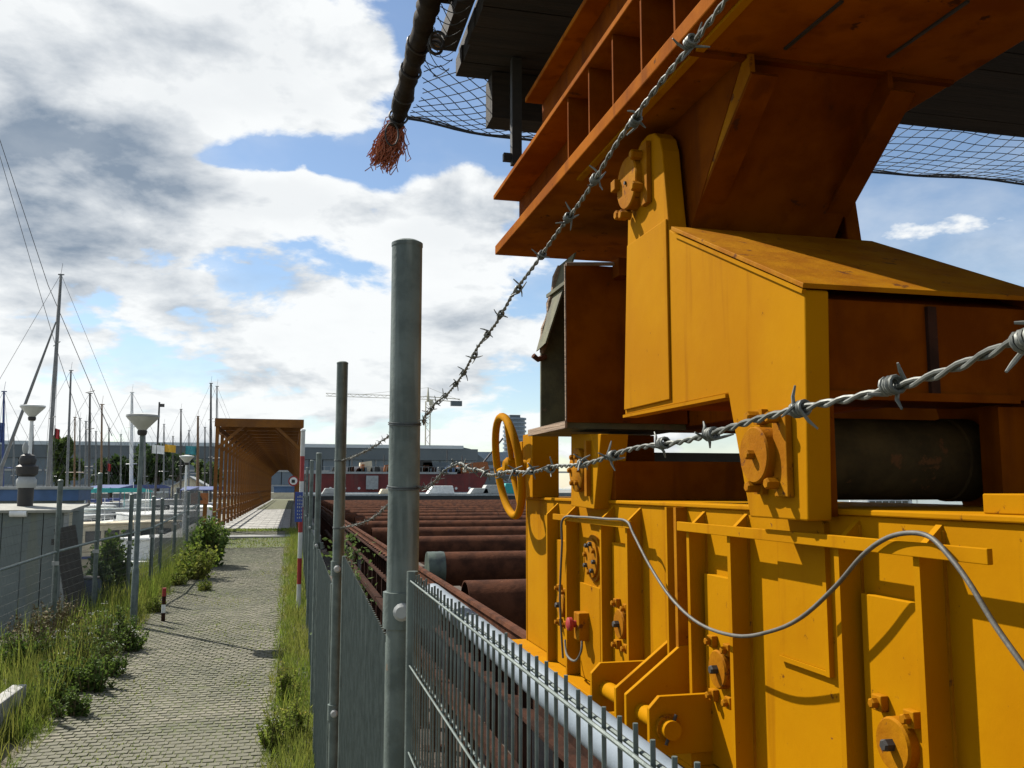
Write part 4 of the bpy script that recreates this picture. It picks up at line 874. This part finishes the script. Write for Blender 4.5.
def sailboat(px, ytop, Y, lab, mm=ALU, tilt=0, r=.07, L=8.5, rz=0, hm=WHT, cover=True, spread=1, stays=True, bot=None):
    x = U(px, 500, Y=Y).x; zt = U(px, ytop, Y=Y).z; o = (x, Y, WZ); B = L * .3; H = .85
    xt = x + (0 if bot is None else U(px, ytop, Y=Y).x - x)
    if bot is not None: x = U(bot, 500, Y=Y).x; o = (x, Y, WZ)
    top = Vector((U(px, ytop, Y=Y).x, Y, zt)); foot = Vector((x, Y, WZ + H + .25))
    t = thing('sailing_boat', o, lab, 'boat', 'sailing boats in the marina')
    part('hull', xf(hull(L, B, H, .4, .35), o, rz), hm, t, smooth=True)
    cbn = part('cabin', xf(MB().prism([(-L * .16, -B * .3, H - .02), (L * .26, -B * .22, H - .02), (L * .20, -B * .2, H + .38), (-L * .14, -B * .27, H + .45)], (0, B * .5, 0)), o, rz), WHT, t, bevel=.03)
    for k in range(3): part('window', xf(MB().box(-L * .1 + k * .75, -L * .1 + k * .75 + .5, -B * .3, -B * .22, H + .14, H + .3), o, rz), GLS, cbn)
    m = part('mast', MB().tube([foot, foot.lerp(top, .6), top], [r * .8, r * .72, r * .5], 10), mm, t, smooth=True)
    part('masthead', MB().box(top.x - .12, top.x + .14, top.y - .02, top.y + .02, top.z - .05, top.z).tube([top, top + Vector((.05, 0, .5))], .01, 4), mm, m)
    c, s_ = math.cos(rz), math.sin(rz); dv = Vector((c, s_, 0)); sv = Vector((-s_, c, 0))
    for k in range(spread):
        p = foot.lerp(top, .45 + .28 * k); part('spreader', MB().tube([p - sv * .75, p, p + sv * .75], .025, 6), mm, m)
    bo = foot + Vector((0, 0, .9)); part('boom', MB().tube([bo, bo - dv * L * .38], .05, 8), mm, m)
    if cover: part('sail_cover', MB().tube([bo + Vector((0, 0, .1)), bo - dv * L * .12 + Vector((0, 0, .14)), bo - dv * L * .37 + Vector((0, 0, .09))], [.17, .14, .07], 10), BCV, m, smooth=True)
    if stays:
        mb = MB(); bow = Vector(o) + dv * L * .48 + Vector((0, 0, H + .3)); st_ = Vector(o) - dv * L * .48 + Vector((0, 0, H))
        for e in (bow, st_, Vector(o) + sv * B * .45 + Vector((0, 0, H)), Vector(o) - sv * B * .45 + Vector((0, 0, H))): mb.tube([top, e], .009, 4)
        part('rigging', mb, DMA, t)
    return t
sailboat(61, 274, 44, 'sailing boat with the tallest leaning grey mast at far left', ALU, r=.12, L=11, rz=.4, bot=47, spread=2)
sailboat(4, 391, 52, 'sailing boat whose mast with cross arm stands at the left picture edge', BCV, r=.09, L=9, rz=.9)
sailboat(71, 370, 60, 'sailing boat with a slim tall mast right of the tallest one', ALU, r=.1, L=9, rz=.2, bot=67)
sailboat(75, 417, 74, 'sailing boat with a short reddish mast behind the slim tall one', WMA, r=.09, L=8, rz=1.2)
sailboat(80, 418, 80, 'sailing boat with a thin pale mast, right of the reddish mast', ALU, r=.09, L=8, rz=.3)
sailboat(86, 421, 78, 'sailing boat with a thin mast just left of the dark mast with spreaders', ALU, r=.1, L=8, rz=-.3)
sailboat(90, 393, 56, 'sailing boat with a dark mast and several spreaders', DMA, r=.1, L=9, rz=.5, spread=3)
sailboat(102, 404, 58, 'sailing boat with a plain wooden mast left of the funnel lamp', WMA, r=.09, L=8, rz=.1, spread=1)
sailboat(132, 392, 62, 'sailing boat with a thick white mast behind the nearest lamp', WHT, r=.15, L=10, rz=.6, spread=2)
sailboat(145, 427, 76, 'sailing boat with a short pale mast right of the nearest lamp', ALU, r=.1, L=8, rz=-.2)
sailboat(181, 409, 88, 'sailing boat with a thin dark mast left of the wooden mast by the house', DMA, r=.12, L=9, rz=.4)
sailboat(198, 416, 84, 'sailing boat with a thick wooden mast in front of the cream house', WMA, r=.17, L=9, rz=.2, spread=0)
sailboat(211, 383, 70, 'sailing boat with a tall dark mast just left of the tunnel', DMA, r=.12, L=9, rz=.3, spread=2)
sailboat(217, 386, 72, 'sailing boat with a tall pale mast touching the tunnel corner', ALU, r=.09, L=9, rz=.5, spread=2)
for k, (px, yt, Yq, mm) in enumerate(((14, 432, 96, ALU), (33, 425, 92, DMA), (52, 436, 104, ALU), (96, 431, 95, ALU), (109, 428, 98, DMA), (121, 434, 106, ALU), (164, 424, 97, ALU), (173, 436, 104, DMA), (189, 430, 99, ALU), (205, 427, 94, DMA))):
    sailboat(px, yt, Yq, 'distant sailing boat with a thin mast, ' + ['left of the white lamp post', 'just right of the white lamp post', 'just left of the tallest mast', 'between the dark and wooden masts', 'right of the plain wooden mast', 'left of the thick white mast', 'under the yellow flag', 'right of the yellow flag', 'left of the teal flag', 'right of the thick wooden mast'][k], mm, r=.11, L=8, rz=R(.2, 1.4), spread=1)
# diagonal gaff spar and stays of the far left
a = U(2, 466, Y=40); b = U(56, 322, Y=40)
t = thing('gaff_spar', a, 'long pale spar slanting up to the tallest leaning mast', 'spar'); part('pole', MB().tube([a, a.lerp(b, .6), b], [.07, .055, .03], 10), ALU, t, smooth=True); part('heel_post', MB().tube([a, (a.x, a.y, WZ - .3)], .07, 8), ALU, t, smooth=True); part('halyard', MB().tube([b, U(60, 276, Y=43.9)], .012, 5), DMA, t)
mb = MB(); tp = U(-40, 20, Y=46); mb.tube([tp, U(48, 285, Y=46), U(97, 400, Y=46), U(112, 436, Y=46)], .016, 5); mb.tube([tp, U(42, 300, Y=46), U(60, 360, Y=46), U(80, 420, Y=46)], .013, 5)
solo('forestay_wires', mb, DMA, U(90, 400, Y=46), 'thin dark rigging wires crossing the sky at far left', 'wires')
motorboat(45, 37, 8, 1.3, 'white cabin boat partly hidden behind the blue trimmed cabin', H=1.0)
motorboat(118, 52, 7.5, .95, 'white motor boat under a teal canopy', canopy=TEA, H=1.4)
motorboat(106, 37, 7.0, .75, 'cream cabin cruiser moored just behind the left fence', CRM, CRM, H=1.05, cabin=(.4, .6, .95))
motorboat(150, 42, 8.0, 1.9, 'white cruiser behind the nearest lamp post', H=1.2, cabin=(.2, .5, 1.0))
motorboat(172, 46, 7.5, 1.3, 'white motor boat below the cream house', H=1.1, cabin=(.2, .5, 1.1))
motorboat(192, 52, 8.5, 1.7, 'white motor boat with dark windows left of the orange sign', H=1.3, cabin=(.2, .6, 1.0))
motorboat(140, 62, 9, 1.2, 'large white cruiser in the back row of the marina', H=1.6, canopy=BCV)
motorboat(88, 58, 9, 1.9, 'white cruiser in the back row left of the teal canopy', H=1.5)
motorboat(162, 35.5, 5.5, 1.2, 'small white boat near the foot of the fence', H=.85, cabin=(0, .4, .7))
motorboat(207, 62, 8, 1.5, 'white cruiser with blue cover right of the wooden mast', H=1.5, canopy=BCV)
motorboat(128, 45, 7, 1.4, 'low white boat between the cream cruiser and the lamp', H=1.0)
motorboat(160, 58, 8, 1.0, 'white cruiser between lamp and cream house', H=1.4, cabin=(.2, .55, 1.2))
motorboat(178, 64, 8, 1.8, 'white cruiser under the yellow flag', H=1.5)
motorboat(70, 47, 8, 1.2, 'white cabin boat between the thin masts', H=1.2)
# jetty and flag pole
jt = thing('jetty', (-9, 40, WZ), 'low wooden jetty between the moored boats', 'jetty')
jp = MB().box(-.09, .09, -1.2, 1.2, -.06, 0).mesh('plank', TIM)
for k in range(120): piece('plank', jp, (-16 + k * .2, 40.5, -2.75), jt)
for k in range(7): part('pile', MB().tube([(-15.8 + k * 3.9, 41.6, WZ - .4), (-15.8 + k * 3.9, 41.6, -2.1)], .12, 12), TID, jt, smooth=True)
x = U(155, 500, Y=58); zt_ = U(155, 402, Y=58).z
t = thing('flag_pole', (x.x, 58, WZ), 'dark pole carrying a small wind vane between the moored boats', 'pole'); part('pole', MB().tube([(x.x, 58, WZ - .3), (x.x, 58, zt_)], [.08, .05], 10), DMA, t, smooth=True); part('vane', MB().box(x.x, x.x + .3, 57.99, 58.01, zt_ - .3, zt_ - .1), DMA, t)
def flag(px, py, w_, h_, Y, m, lab):
    c = U(px, py, Y=Y); n = 8; vs = []; W_ = w_ * Y / 906; H_ = h_ * Y / 906
    for i in range(n + 1):
        for j in (0, 1): vs.append((c.x - W_ / 2 + W_ * i / n, Y + .12 * math.sin(i * 1.1), c.z - H_ / 2 + H_ * j - .06 * i / n))
    mb = MB(); mb.add(vs, [(2 * i, 2 * i + 2, 2 * i + 3, 2 * i + 1) for i in range(n)]); mb.add([(a, b + .012, c_) for a, b, c_ in vs], [(2 * i + 1, 2 * i + 3, 2 * i + 2, 2 * i) for i in range(n)])
    t = thing('flag', c, lab, 'flag', 'flags over the marina'); part('cloth', mb, m, t, smooth=True); part('line', MB().tube([(c.x - W_ / 2, Y, c.z - H_ / 2), (c.x - W_ / 2, Y, c.z + H_ * .8)], .02, 5), DMA, t)
flag(158, 449, 11, 8, 58, WHT, 'small white flag beside the dark pole'); flag(170, 448, 10, 7, 59, FYE, 'small yellow flag right of the white one'); flag(192, 450, 12, 8, 84, FTE, 'teal flag beside the thick wooden mast'); flag(57, 433, 4, 9, 44, RDS, 'small red and white flag on the tallest mast rigging'); flag(1, 432, 5, 18, 52, BCV, 'furled blue flag at the left picture edge'); flag(109, 467, 3, 7, 58, RDS, 'tiny red flag above the teal canopy')

# ================================================================== TREES, HOUSE, FAR BUILDINGS
def tree(px, py_mid, Y, wpx, hpx, zb, lab, m=LFD, n=2600, leafs=.5):
    c = U(px, py_mid, Y=Y); W_ = wpx * Y / 906 / 2; H_ = hpx * Y / 906 / 2
    t = thing('tree', (c.x, Y, zb), lab, 'tree', 'trees behind the marina')
    tr = MB(); tr.tube([(c.x, Y, zb - .2), (c.x + R(-.2, .2), Y, (zb + c.z) / 2), (c.x, Y, c.z)], [W_ * .09 + .1, W_ * .07 + .07, W_ * .03 + .03], 9)
    for k in range(6):
        a = R(0, 6.28); z_ = c.z - H_ * R(.1, .6); tr.tube([(c.x, Y, z_), (c.x + W_ * .6 * math.cos(a), Y + W_ * .6 * math.sin(a), z_ + H_ * R(.4, .9))], [W_ * .035 + .03, .03], 6)
    part('trunk', tr, BRK, t, smooth=True); cr = MB(); cl = []
    for k in range(16):
        a = R(0, 6.28); q = R(.15, .8); cl.append((c.x + W_ * q * math.cos(a), Y + W_ * q * math.sin(a), c.z + H_ * R(-.75, .8) * (1.05 - q * .5), R(.22, .42)))
    for k in range(n):
        g = random.choice(cl); v = Vector((random.gauss(0, 1), random.gauss(0, 1), random.gauss(0, 1))).normalized() * R(.35, 1) ** .6
        cr.leaf((g[0] + v.x * W_ * g[3], g[1] + v.y * W_ * g[3], g[2] + v.z * H_ * g[3] * 1.0), leafs)
    part('crown', cr, m, t); return t
tree(66, 464, 165, 36, 52, -2.3, 'tall tree behind the masts at far left', LFL, 2600, .8);
tree(112, 473, 150, 36, 36, -2.3, 'round green tree left of the funnel lamp', LFD, 2400, .7); tree(158, 466, 152, 46, 46, -2.3, 'broad dark tree right of the nearest lamp', LFD, 3000, .7); tree(178, 470, 158, 30, 34, -2.3, 'dark tree right behind the cream house', LFD, 2200, .7)
tree(206, 474, 150, 26, 36, -2.3, 'pale tree left of the tunnel', LFL, 1600, .6)
for k, (px, w_) in enumerate(((905, 95), (985, 80))):
    tree(px, 445, 92 + 4 * k, w_, 78, -2.77, f'leafy tree beyond the dock seen through gaps of the gantry, {ORD[k].replace("nearest","first")} from the left', LFL, 2200, .8)
hx0 = U(168, 500, Y=132).x; hx1 = U(209, 500, Y=132).x; zr = U(188, 476, Y=132).z; zee = U(188, 486, Y=132).z
t = thing('cream_house', ((hx0 + hx1) / 2, 134, -2.3), 'small cream gabled house among the trees behind the marina', 'house')
mx = (hx0 + hx1) / 2
part('wall', MB().py([(hx0 + .3, -2.35), (hx1 - .3, -2.35), (hx1 - .3, zee - .1), (mx, zr - .25), (hx0 + .3, zee - .1)], 132, 138), CRM, t)
rf = part('roof', MB().py([(hx0 - .1, zee - .2), (mx, zr), (hx1 + .1, zee - .2), (hx1 + .1, zee - .36), (mx, zr - .18), (hx0 - .1, zee - .36)], 131.6, 138.4), LGY, t)
for k in range(3):
    wnd = part('window', MB().box(hx0 + 1.0 + k * 1.7, hx0 + 1.9 + k * 1.7, 131.95, 131.998, zee - 1.1, zee - .2), WHT, t); part('pane', MB().box(hx0 + 1.08 + k * 1.7, hx0 + 1.82 + k * 1.7, 131.93, 131.949, zee - 1.02, zee - .28), GLS, wnd)
t = thing('grey_hut', (U(150, 500, Y=128).x, 128, -2.3), 'low pale grey hut left of the cream house', 'hut'); a0 = U(143, 500, Y=128).x; a1 = U(166, 500, Y=128).x
part('wall', MB().box(a0, a1, 128, 131, -2.3, -.7), LGY, t); part('roof', MB().box(a0 - .2, a1 + .2, 127.8, 131.2, -.698, -.5), RFL, t)
# long exhibition hall at the back
Yh = 420; xl = U(-60, 450, Y=Yh).x; xr = U(496, 450, Y=Yh).x; zt_ = U(250, 443, Y=Yh).z; z1 = U(250, 447, Y=Yh).z; z2 = U(250, 459, Y=Yh).z
t = thing('exhibition_hall', ((xl + xr) / 2, Yh + 20, -1.8), 'long grey hall with a curved dark roof and glass front across the background', 'hall')
def rnd(x1, za, zb, rr_): return [(xl, za), (x1 - rr_ * .15, za), (x1, za + (zb - za) * .1), (x1, za + (zb - za) * .3), (x1 - rr_ * .25, za + (zb - za) * .7), (x1 - rr_ * .6, za + (zb - za) * .93), (x1 - rr_, zb), (xl, zb)]
part('roof_shell', MB().py(rnd(xr, -1.8, zt_, 20), Yh + 2, Yh + 40), ROF, t)
part('roof_band', MB().box(xl, xr - 9, Yh - 1, Yh + 1.99, z2, z1), ROF, t); part('roof_edge', MB().box(xl, xr - 16, Yh - 1.4, Yh + 1.98, z1 + .05, zt_ - .2), RFL, t)
part('plinth', MB().box(xl, xr - 6, Yh - .5, Yh + 1.97, -1.8, 1.4), LGY, t)
pn = MB().box(0, 5.6, Yh + .6, Yh + 1.4, 1.45, z2 - .1).mesh('pane', GLB); k = 0; x = xl
while x < xr - 14:
    piece('pane', pn, (x, 0, 0), t); x += 6
mu = MB().box(-.25, .0, Yh - .4, Yh + .5, -1.8, z2 - .1).mesh('mullion', LGY); x = xl
while x < xr - 12: piece('mullion', mu, (x, 0, 0), t); x += 18
for k in range(9): part('floor_band', MB().box(xl + k * 40, xl + k * 40 + 39, Yh + .2, Yh + .59, 7.2, 8.0), LGY, t)
tw = 700; c0 = U(503, 440, Y=tw).x; c1 = U(526, 440, Y=tw).x; ct = U(515, 418, Y=tw).z; cr_ = (c1 - c0) / 2; cx = (c0 + c1) / 2
t = thing('glass_tower', (cx, tw, -1.8), 'round blue grey tower block behind the handwheel', 'tower')
part('core', MB().lathe([(cr_ * .9, 0), (cr_ * .9, ct + .5)], (cx, tw, -1.8), (0, 0, 1), 28), GLB, t, smooth=True)
fl_ = MB().lathe([(cr_, 0), (cr_, 1.3)], (0, 0, 0), (0, 0, 1), 28).mesh('balcony_ring', TWR, smooth=True); k = 0
while -1.8 + k * 3.3 < ct: piece('balcony_ring', fl_, (cx, tw, -1.8 + k * 3.3), t); k += 1
part('roof_plant', MB().box(cx - cr_ * .5, cx + cr_ * .4, tw - 4, tw + 4, ct, ct + 2.2), ROF, t)
c0 = U(470, 470, Y=500).x; c1 = U(530, 470, Y=500).x; t = thing('office_block', ((c0 + c1) / 2, 500, -1.8), 'low grey office block below the round tower', 'building'); zz = U(500, 452, Y=500).z
part('wall', MB().box(c0, c1, 500, 520, -1.8, zz), TWR, t)
for k in range(4): part('window_band', MB().box(c0 + 1, c1 - 1, 499.7, 499.95, 1 + k * 4, 3 + k * 4), GLS, t)
# tower crane
Yc = 520; m0 = U(427.5, 450, Y=Yc); mt = U(427.5, 391, Y=Yc); j0 = U(326, 396, Y=Yc); j1 = U(460, 402, Y=Yc)
t = thing('tower_crane', (m0.x, Yc, -1.8), 'distant tower crane with a long jib behind the barbed wire', 'crane')
mb = MB(); s_ = 1.3
for dx, dy in ((-s_, -s_), (s_, -s_), (s_, s_), (-s_, s_)): mb.tube([(m0.x + dx, Yc + dy, -1.8), (m0.x + dx, Yc + dy, mt.z - 6)], .22, 4)
z = 0
while z < mt.z - 9: mb.tube([(m0.x - s_, Yc - s_, z), (m0.x + s_, Yc - s_, z + 3.5), (m0.x - s_, Yc - s_, z + 7)], .16, 4); z += 7
part('mast', mb, CRN, t); jz = j0.z; mb = MB()
for dz in (0, 1.6): mb.tube([(j0.x, Yc, jz + dz), (m0.x, Yc, jz + dz - .6)], .2, 4); mb.tube([(m0.x, Yc, jz + dz - .6), (j1.x, Yc, j1.z + dz)], .3, 4)
x = j0.x; q = 0
while x < m0.x: mb.tube([(x, Yc, jz + (0 if q % 2 else 1.5)), (x + 2.2, Yc, jz + (1.5 if q % 2 else 0))], .13, 4); x += 2.2; q += 1
part('jib', mb, CRN, t); part('tower_head', MB().tube([(m0.x, Yc, jz - 2), (m0.x, Yc, mt.z + 2)], [1.0, .25], 6).tube([(m0.x, Yc, mt.z + 2), (j0.x + 22, Yc, jz + 1.6)], .1, 4).tube([(m0.x, Yc, mt.z + 2), (j1.x, Yc, j1.z + 1)], .1, 4), CRN, t)
part('counterweight', MB().box(j1.x - 5.5, j1.x + 1, Yc - 1.5, Yc + 1.5, j1.z - 2.4, j1.z + .5), ROF, t); part('cab', MB().box(m0.x + .5, m0.x + 2.6, Yc - 2.6, Yc - .5, jz - 4, jz - 1.2), CRN, t)
# red ship with deck gear
Yr = 150; x0 = U(318, 480, Y=Yr).x; x1 = U(486, 480, Y=Yr).x; dkz = U(400, 474, Y=Yr).z
t = thing('red_ship', ((x0 + x1) / 2, Yr, WZ), 'red barge with deck gear moored behind the rusty pipes', 'ship')
hl = part('hull', MB().prism([(x0 - 4, Yr, WZ - .3), (x1 - 2, Yr, WZ - .3), (x1 + .6, Yr, dkz + .4), (x1 - 6, Yr, dkz), (x0 - 4, Yr, dkz)], (0, 7, 0)), RED, t)
part('white_band', MB().box(x0 - 4, x1 - 2.4, Yr - .06, Yr - .002, -1.2, -.7), WHT, hl); part('deck_edge', MB().box(x0 - 4, x1 - 5, Yr - .15, Yr - .0, dkz + .01, dkz + .35), LGY, hl)
for k in range(11): part('porthole', MB().lathe([(.22, 0), (.22, .05)], (x0 + 2 + k * 2.3, Yr - .003, -.05), (0, -1, 0), 12), WHT, hl)
for k, (px, w_, h_, m) in enumerate(((345, 3, 1.2, LGY), (354, 2.2, 1.3, WHT), (366, 2.2, 2.2, CRM), (379, 3, 1.3, LGY), (392, 2.5, 1.0, ROF), (418, 5.5, 2.4, BLK), (436, 5, 2.0, ROF), (473, 6, 2.2, ORS), (455, 2, 1.2, LGY))):
    x = U(px, 470, Y=Yr + 2).x; part('deck_gear', MB().prism([(x - w_ / 2, Yr + 1.5, dkz + .002), (x + w_ / 2, Yr + 1.5, dkz + .002), (x + w_ / 2 * .8, Yr + 1.5, dkz + h_), (x - w_ / 2 * .9, Yr + 1.5, dkz + h_ * R(.8, 1))], (0, 2.5, 0)), m, t)
for k in range(26):
    x = U(R(325, 470), 470, Y=Yr + .5).x; w_ = R(.3, 1.1); h_ = R(.3, 1.3); m = random.choice((LGY, ROF, BLK, RSD, CRM, WHT, BLU, ORS, DMA))
    part('deck_clutter', MB().prism([(x - w_ / 2, Yr + .4, dkz + .36), (x + w_ / 2, Yr + .4, dkz + .36), (x + w_ / 2 * R(.4, 1), Yr + .4, dkz + .36 + h_), (x - w_ / 2 * R(.4, 1), Yr + .4, dkz + .36 + h_ * R(.7, 1))], (0, .8, 0)), m, t)
for px, yt in ((338, 452), (352, 457), (384, 455), (447, 450), (462, 456)):
    part('deck_mast', MB().tube([(U(px, 470, Y=Yr + 4).x, Yr + 4, dkz), U(px, yt, Y=Yr + 4)], .08, 6), DMA, t)
part('wheelhouse', MB().box(U(366, 480, Y=Yr).x, U(378, 480, Y=Yr).x, Yr - .5, Yr - .2, -.2, dkz - .3), LGY, t)
part('derrick', MB().tube([(U(474, 470, Y=Yr + 3).x, Yr + 3, dkz), U(503, 438, Y=Yr + 3)], .16, 6), DMA, t)
rl_ = MB()
for k in range(26): x = x0 + k * 1.0; rl_.tube([(x, Yr + .1, dkz + .3), (x, Yr + .1, dkz + 1.2)], .03, 4)
rl_.tube([(x0, Yr + .1, dkz + 1.2), (x0 + 25, Yr + .1, dkz + 1.2)], .03, 4); part('railing', rl_, LGY, t)
t = thing('grey_barge', (U(420, 495, Y=110).x, 110, WZ), 'flat white and grey pontoon floating in front of the red barge', 'pontoon'); x0 = U(300, 495, Y=112).x; x1 = U(535, 495, Y=112).x
part('hull', MB().box(x0, x1, 110, 115, WZ - .2, -.95), BLK, t); part('deck', MB().box(x0 - .1, x1 + .1, 109.9, 115.1, -.949, -.72), LGY, t)
for k, (px, w_, h_, m) in enumerate(((440, 3.4, 1.0, WHT), (478, 2.5, .7, LGY), (492, 3, 1.1, LGY), (510, 2.5, 1.3, TEA), (330, 2, .7, LGY), (385, 1.5, .6, CRM))):
    x = U(px, 490, Y=112).x; part('cargo', MB().prism([(x - w_ / 2, 111, -.718), (x + w_ / 2, 111, -.718), (x + w_ / 2 * .85, 111, -.718 + h_), (x - w_ / 2 * .6, 111, -.718 + h_)], (0, 2, 0)), m, t, bevel=.08)
motorboat(880, 70, 9, .15, 'white cabin boat glimpsed through the slot under the gantry roller', H=1.6)

# ================================================================== PLANTS
gr = MB()
for k in range(15000):
    y = 6.6 + 27 * R(0, 1) ** 1.6; x = R(-.20, .30) + (R(-.14, 0) if R(0, 1) < .25 else 0)
    if x < -.2 and math.sin(y * 3.1) + math.sin(y * 1.3 + 1) < .1: continue
    gr.blade(x, y, gh(x, y) - .01, R(.05, .24) * (1.1 if x > -.05 else .6) * (1.7 if R(0, 1) < .07 else 1), R(.003, .006), .09)
solo('grass', gr, GRS, (.05, 15, -2.3), 'strip of yellow green grass between the path and the right fence', 'grass', kind='stuff')
gl = MB()
for k in range(34000):
    y = 6.6 + 27 * R(0, 1) ** 1.5; x = -2.22 - abs(random.gauss(0, .75)); 
    if x < -4.6 or (y < 9.6 and -2.72 < x and R(0, 1) < .8): continue
    if x > -2.36 and math.sin(y * 2.1) + math.sin(y * .9 + 1) < 0: continue
    gl.blade(x, y, gh(x, y) - .01, R(.08, .34) * (.5 if x > -2.4 else 1.9 if R(0, 1) < .18 else 1), R(.003, .006), .12)
solo('verge_grass', gl, GRS, (-3, 14, -2.3), 'mixed green grass on the verge left of the path', 'grass', kind='stuff')
tf = MB(); tf.add(MSB.v, MSB.f)
for k in range(9000):
    y = 7.6 + 16 * R(0, 1) ** 1.3; x = R(PX0, PX1); 
    if math.sin(x * 3.3 + y * .7) + math.sin(y * 1.9 + x) < R(-.2, 1.1): continue
    yy = 7.2 + round((y - 7.2) / BY) * BY + BY / 2
    tf.blade(x, yy, zg(yy) - .01, R(.012, .035), R(.004, .008), .02)
solo('joint_grass', tf, GRS, (-1.2, 10, -2.35), 'little tufts of grass growing in the joints of the path', 'grass', kind='stuff')
def weed(x, y, h, wd, n, lab, m=WED, flowers=0, fm=FLW, dry=.25, name='weed', cat='plant', grp='weeds on the left verge', leafs=.06):
    z = gh(x, y); t = thing(name, (x, y, z), lab, cat, grp); st_ = MB(); lv = MB(); fw = MB(); tips = []
    for k in range(n):
        a = R(0, 6.28); q = R(0, wd); hx, hy = x + q * math.cos(a), y + q * math.sin(a); hh_ = h * R(.55, 1.1) * (1 - .35 * q / wd); bx, by = x + q * .55 * math.cos(a), y + q * .55 * math.sin(a)
        P = [Vector((bx, by, z - .02)), Vector(((bx + hx) / 2, (by + hy) / 2, z + hh_ * .55)), Vector((hx + R(-.04, .04), hy + R(-.04, .04), z + hh_))]
        st_.tube(P, [.006, .004, .002], 4, cap=False); tips.append(P[2])
        for j in range(18):
            tt = R(.08, 1); p = P[0].lerp(P[1], tt * 2) if tt < .5 else P[1].lerp(P[2], tt * 2 - 1); lv.leaf(p, leafs * (1.25 - .6 * tt))
    part('stems', st_, STM, t); part('leaves', lv, m, t)
    for p in random.sample(tips, min(flowers, len(tips))):
        for j in range(9): fw.leaf(p + Vector((R(-.035, .035), R(-.035, .035), R(-.01, .02))), .014, Vector((R(-1, 1), R(-1, 1), R(.1, .8))).normalized())
    if flowers: part('flowers', fw, fm, t, kind='stuff')
    return t
WL = [((30, 655), .75, 'reddish tall weed at the left picture edge by the shed', STM, 0), ((60, 640), .8, 'dry brown weed left of the flowering weeds', STM, 3), ((14, 668), .55, 'low green weed behind the concrete wall end', WED, 0), ((78, 668), .7, 'bushy green weed with white flowers under the leaning plank', WED, 10), ((102, 655), .75, 'tall weed with many white flowers left of the nearest lamp', WED, 14), ((118, 640), .6, 'green weed just left of the nearest lamp foot', WED, 4), ((60, 690), .55, 'dense green weed in the middle of the verge', WED, 4), ((92, 690), .5, 'leafy weed at the path edge below the flowers', WED, 6), ((50, 702), .40, 'low weed close to the concrete wall end', WED, 0), ((72, 715), .38, 'low leafy weed at the path edge', WED, 2), ((128, 650), .45, 'small weed in front of the nearest lamp foot', WED, 2), ((155, 612), .35, 'yellowish weed beside the marker post', GRS, 0), ((40, 668), .6, 'tangled weed between the wall end and the shed', WED, 2), ((110, 675), .42, 'round weed below the tall white flowers', WED, 4), ((178, 585), .35, 'small weed beyond the marker post at the path edge', GRS, 0), ((205, 590), .3, 'small weed just in front of the big bush', GRS, 0)]
for (p, h, lab, m, fl__) in WL:
    g = G(*p); weed(g.x, g.y, h * .9, h * .6, 44, lab, m, fl__, leafs=R(.04, .06))
g = G(207, 566); weed(g.x, g.y, 1.35, .6, 90, 'big leafy bush at the mouth of the tunnel', WED, 0, name='bush', cat='bush', grp='bushes', leafs=.14); g = G(196, 578); weed(g.x, g.y, .9, .6, 50, 'smaller bush left of the tunnel mouth', GRS, 0, name='bush', cat='bush', grp='bushes', leafs=.1)
c = U(112, 560, Y=19.5); weed(c.x, 19.5, 1.25, .5, 90, 'green bush behind the mesh fence near the shed', WED, 0, name='bush', cat='bush', grp='bushes', leafs=.13)
c = U(98, 575, Y=18.6); weed(c.x, 18.6, .8, .35, 50, 'dark bush beside the blue barrel', LFD, 0, name='bush', cat='bush', grp='bushes', leafs=.12)
for p, h, lab in (((285, 700), .45, 'flowering weed in the grass by the right fence'), ((272, 745), .38, 'weed with tiny flowers at the lower end of the right grass strip'), ((296, 740), .5, 'tall grassy weed against the right fence panel')):
    g = G(*p); weed(g.x, g.y, h, .16, 22, lab, GRS, 5, FLW if 'tiny' in lab else FLY, grp='weeds by the right fence', leafs=.05)
# weed climbing by the rail behind the second post
c = U(350, 548, X=.62); iv = MB(); t = thing('creeper', (.62, c.y, gh(.62, c.y)), 'pale creeper growing between the second post and the rail', 'plant')
for k in range(700):
    h = R(0, 1); iv.leaf((.62 + random.gauss(0, .13) - .1 * (1 - h), c.y + random.gauss(0, .35), gh(.62, c.y) + (c.z + .12 - gh(.62, c.y)) * h), .06)
part('leaves', iv, LFL, t); part('stems', MB().tube([(.6, c.y, gh(.62, c.y) - .03), (.64, c.y + .1, -1.5), (.6, c.y, c.z)], .01, 5).tube([(.66, c.y - .2, gh(.62, c.y) - .03), (.6, c.y - .1, -1.4), (.66, c.y - .2, c.z)], .01, 5), STM, t)
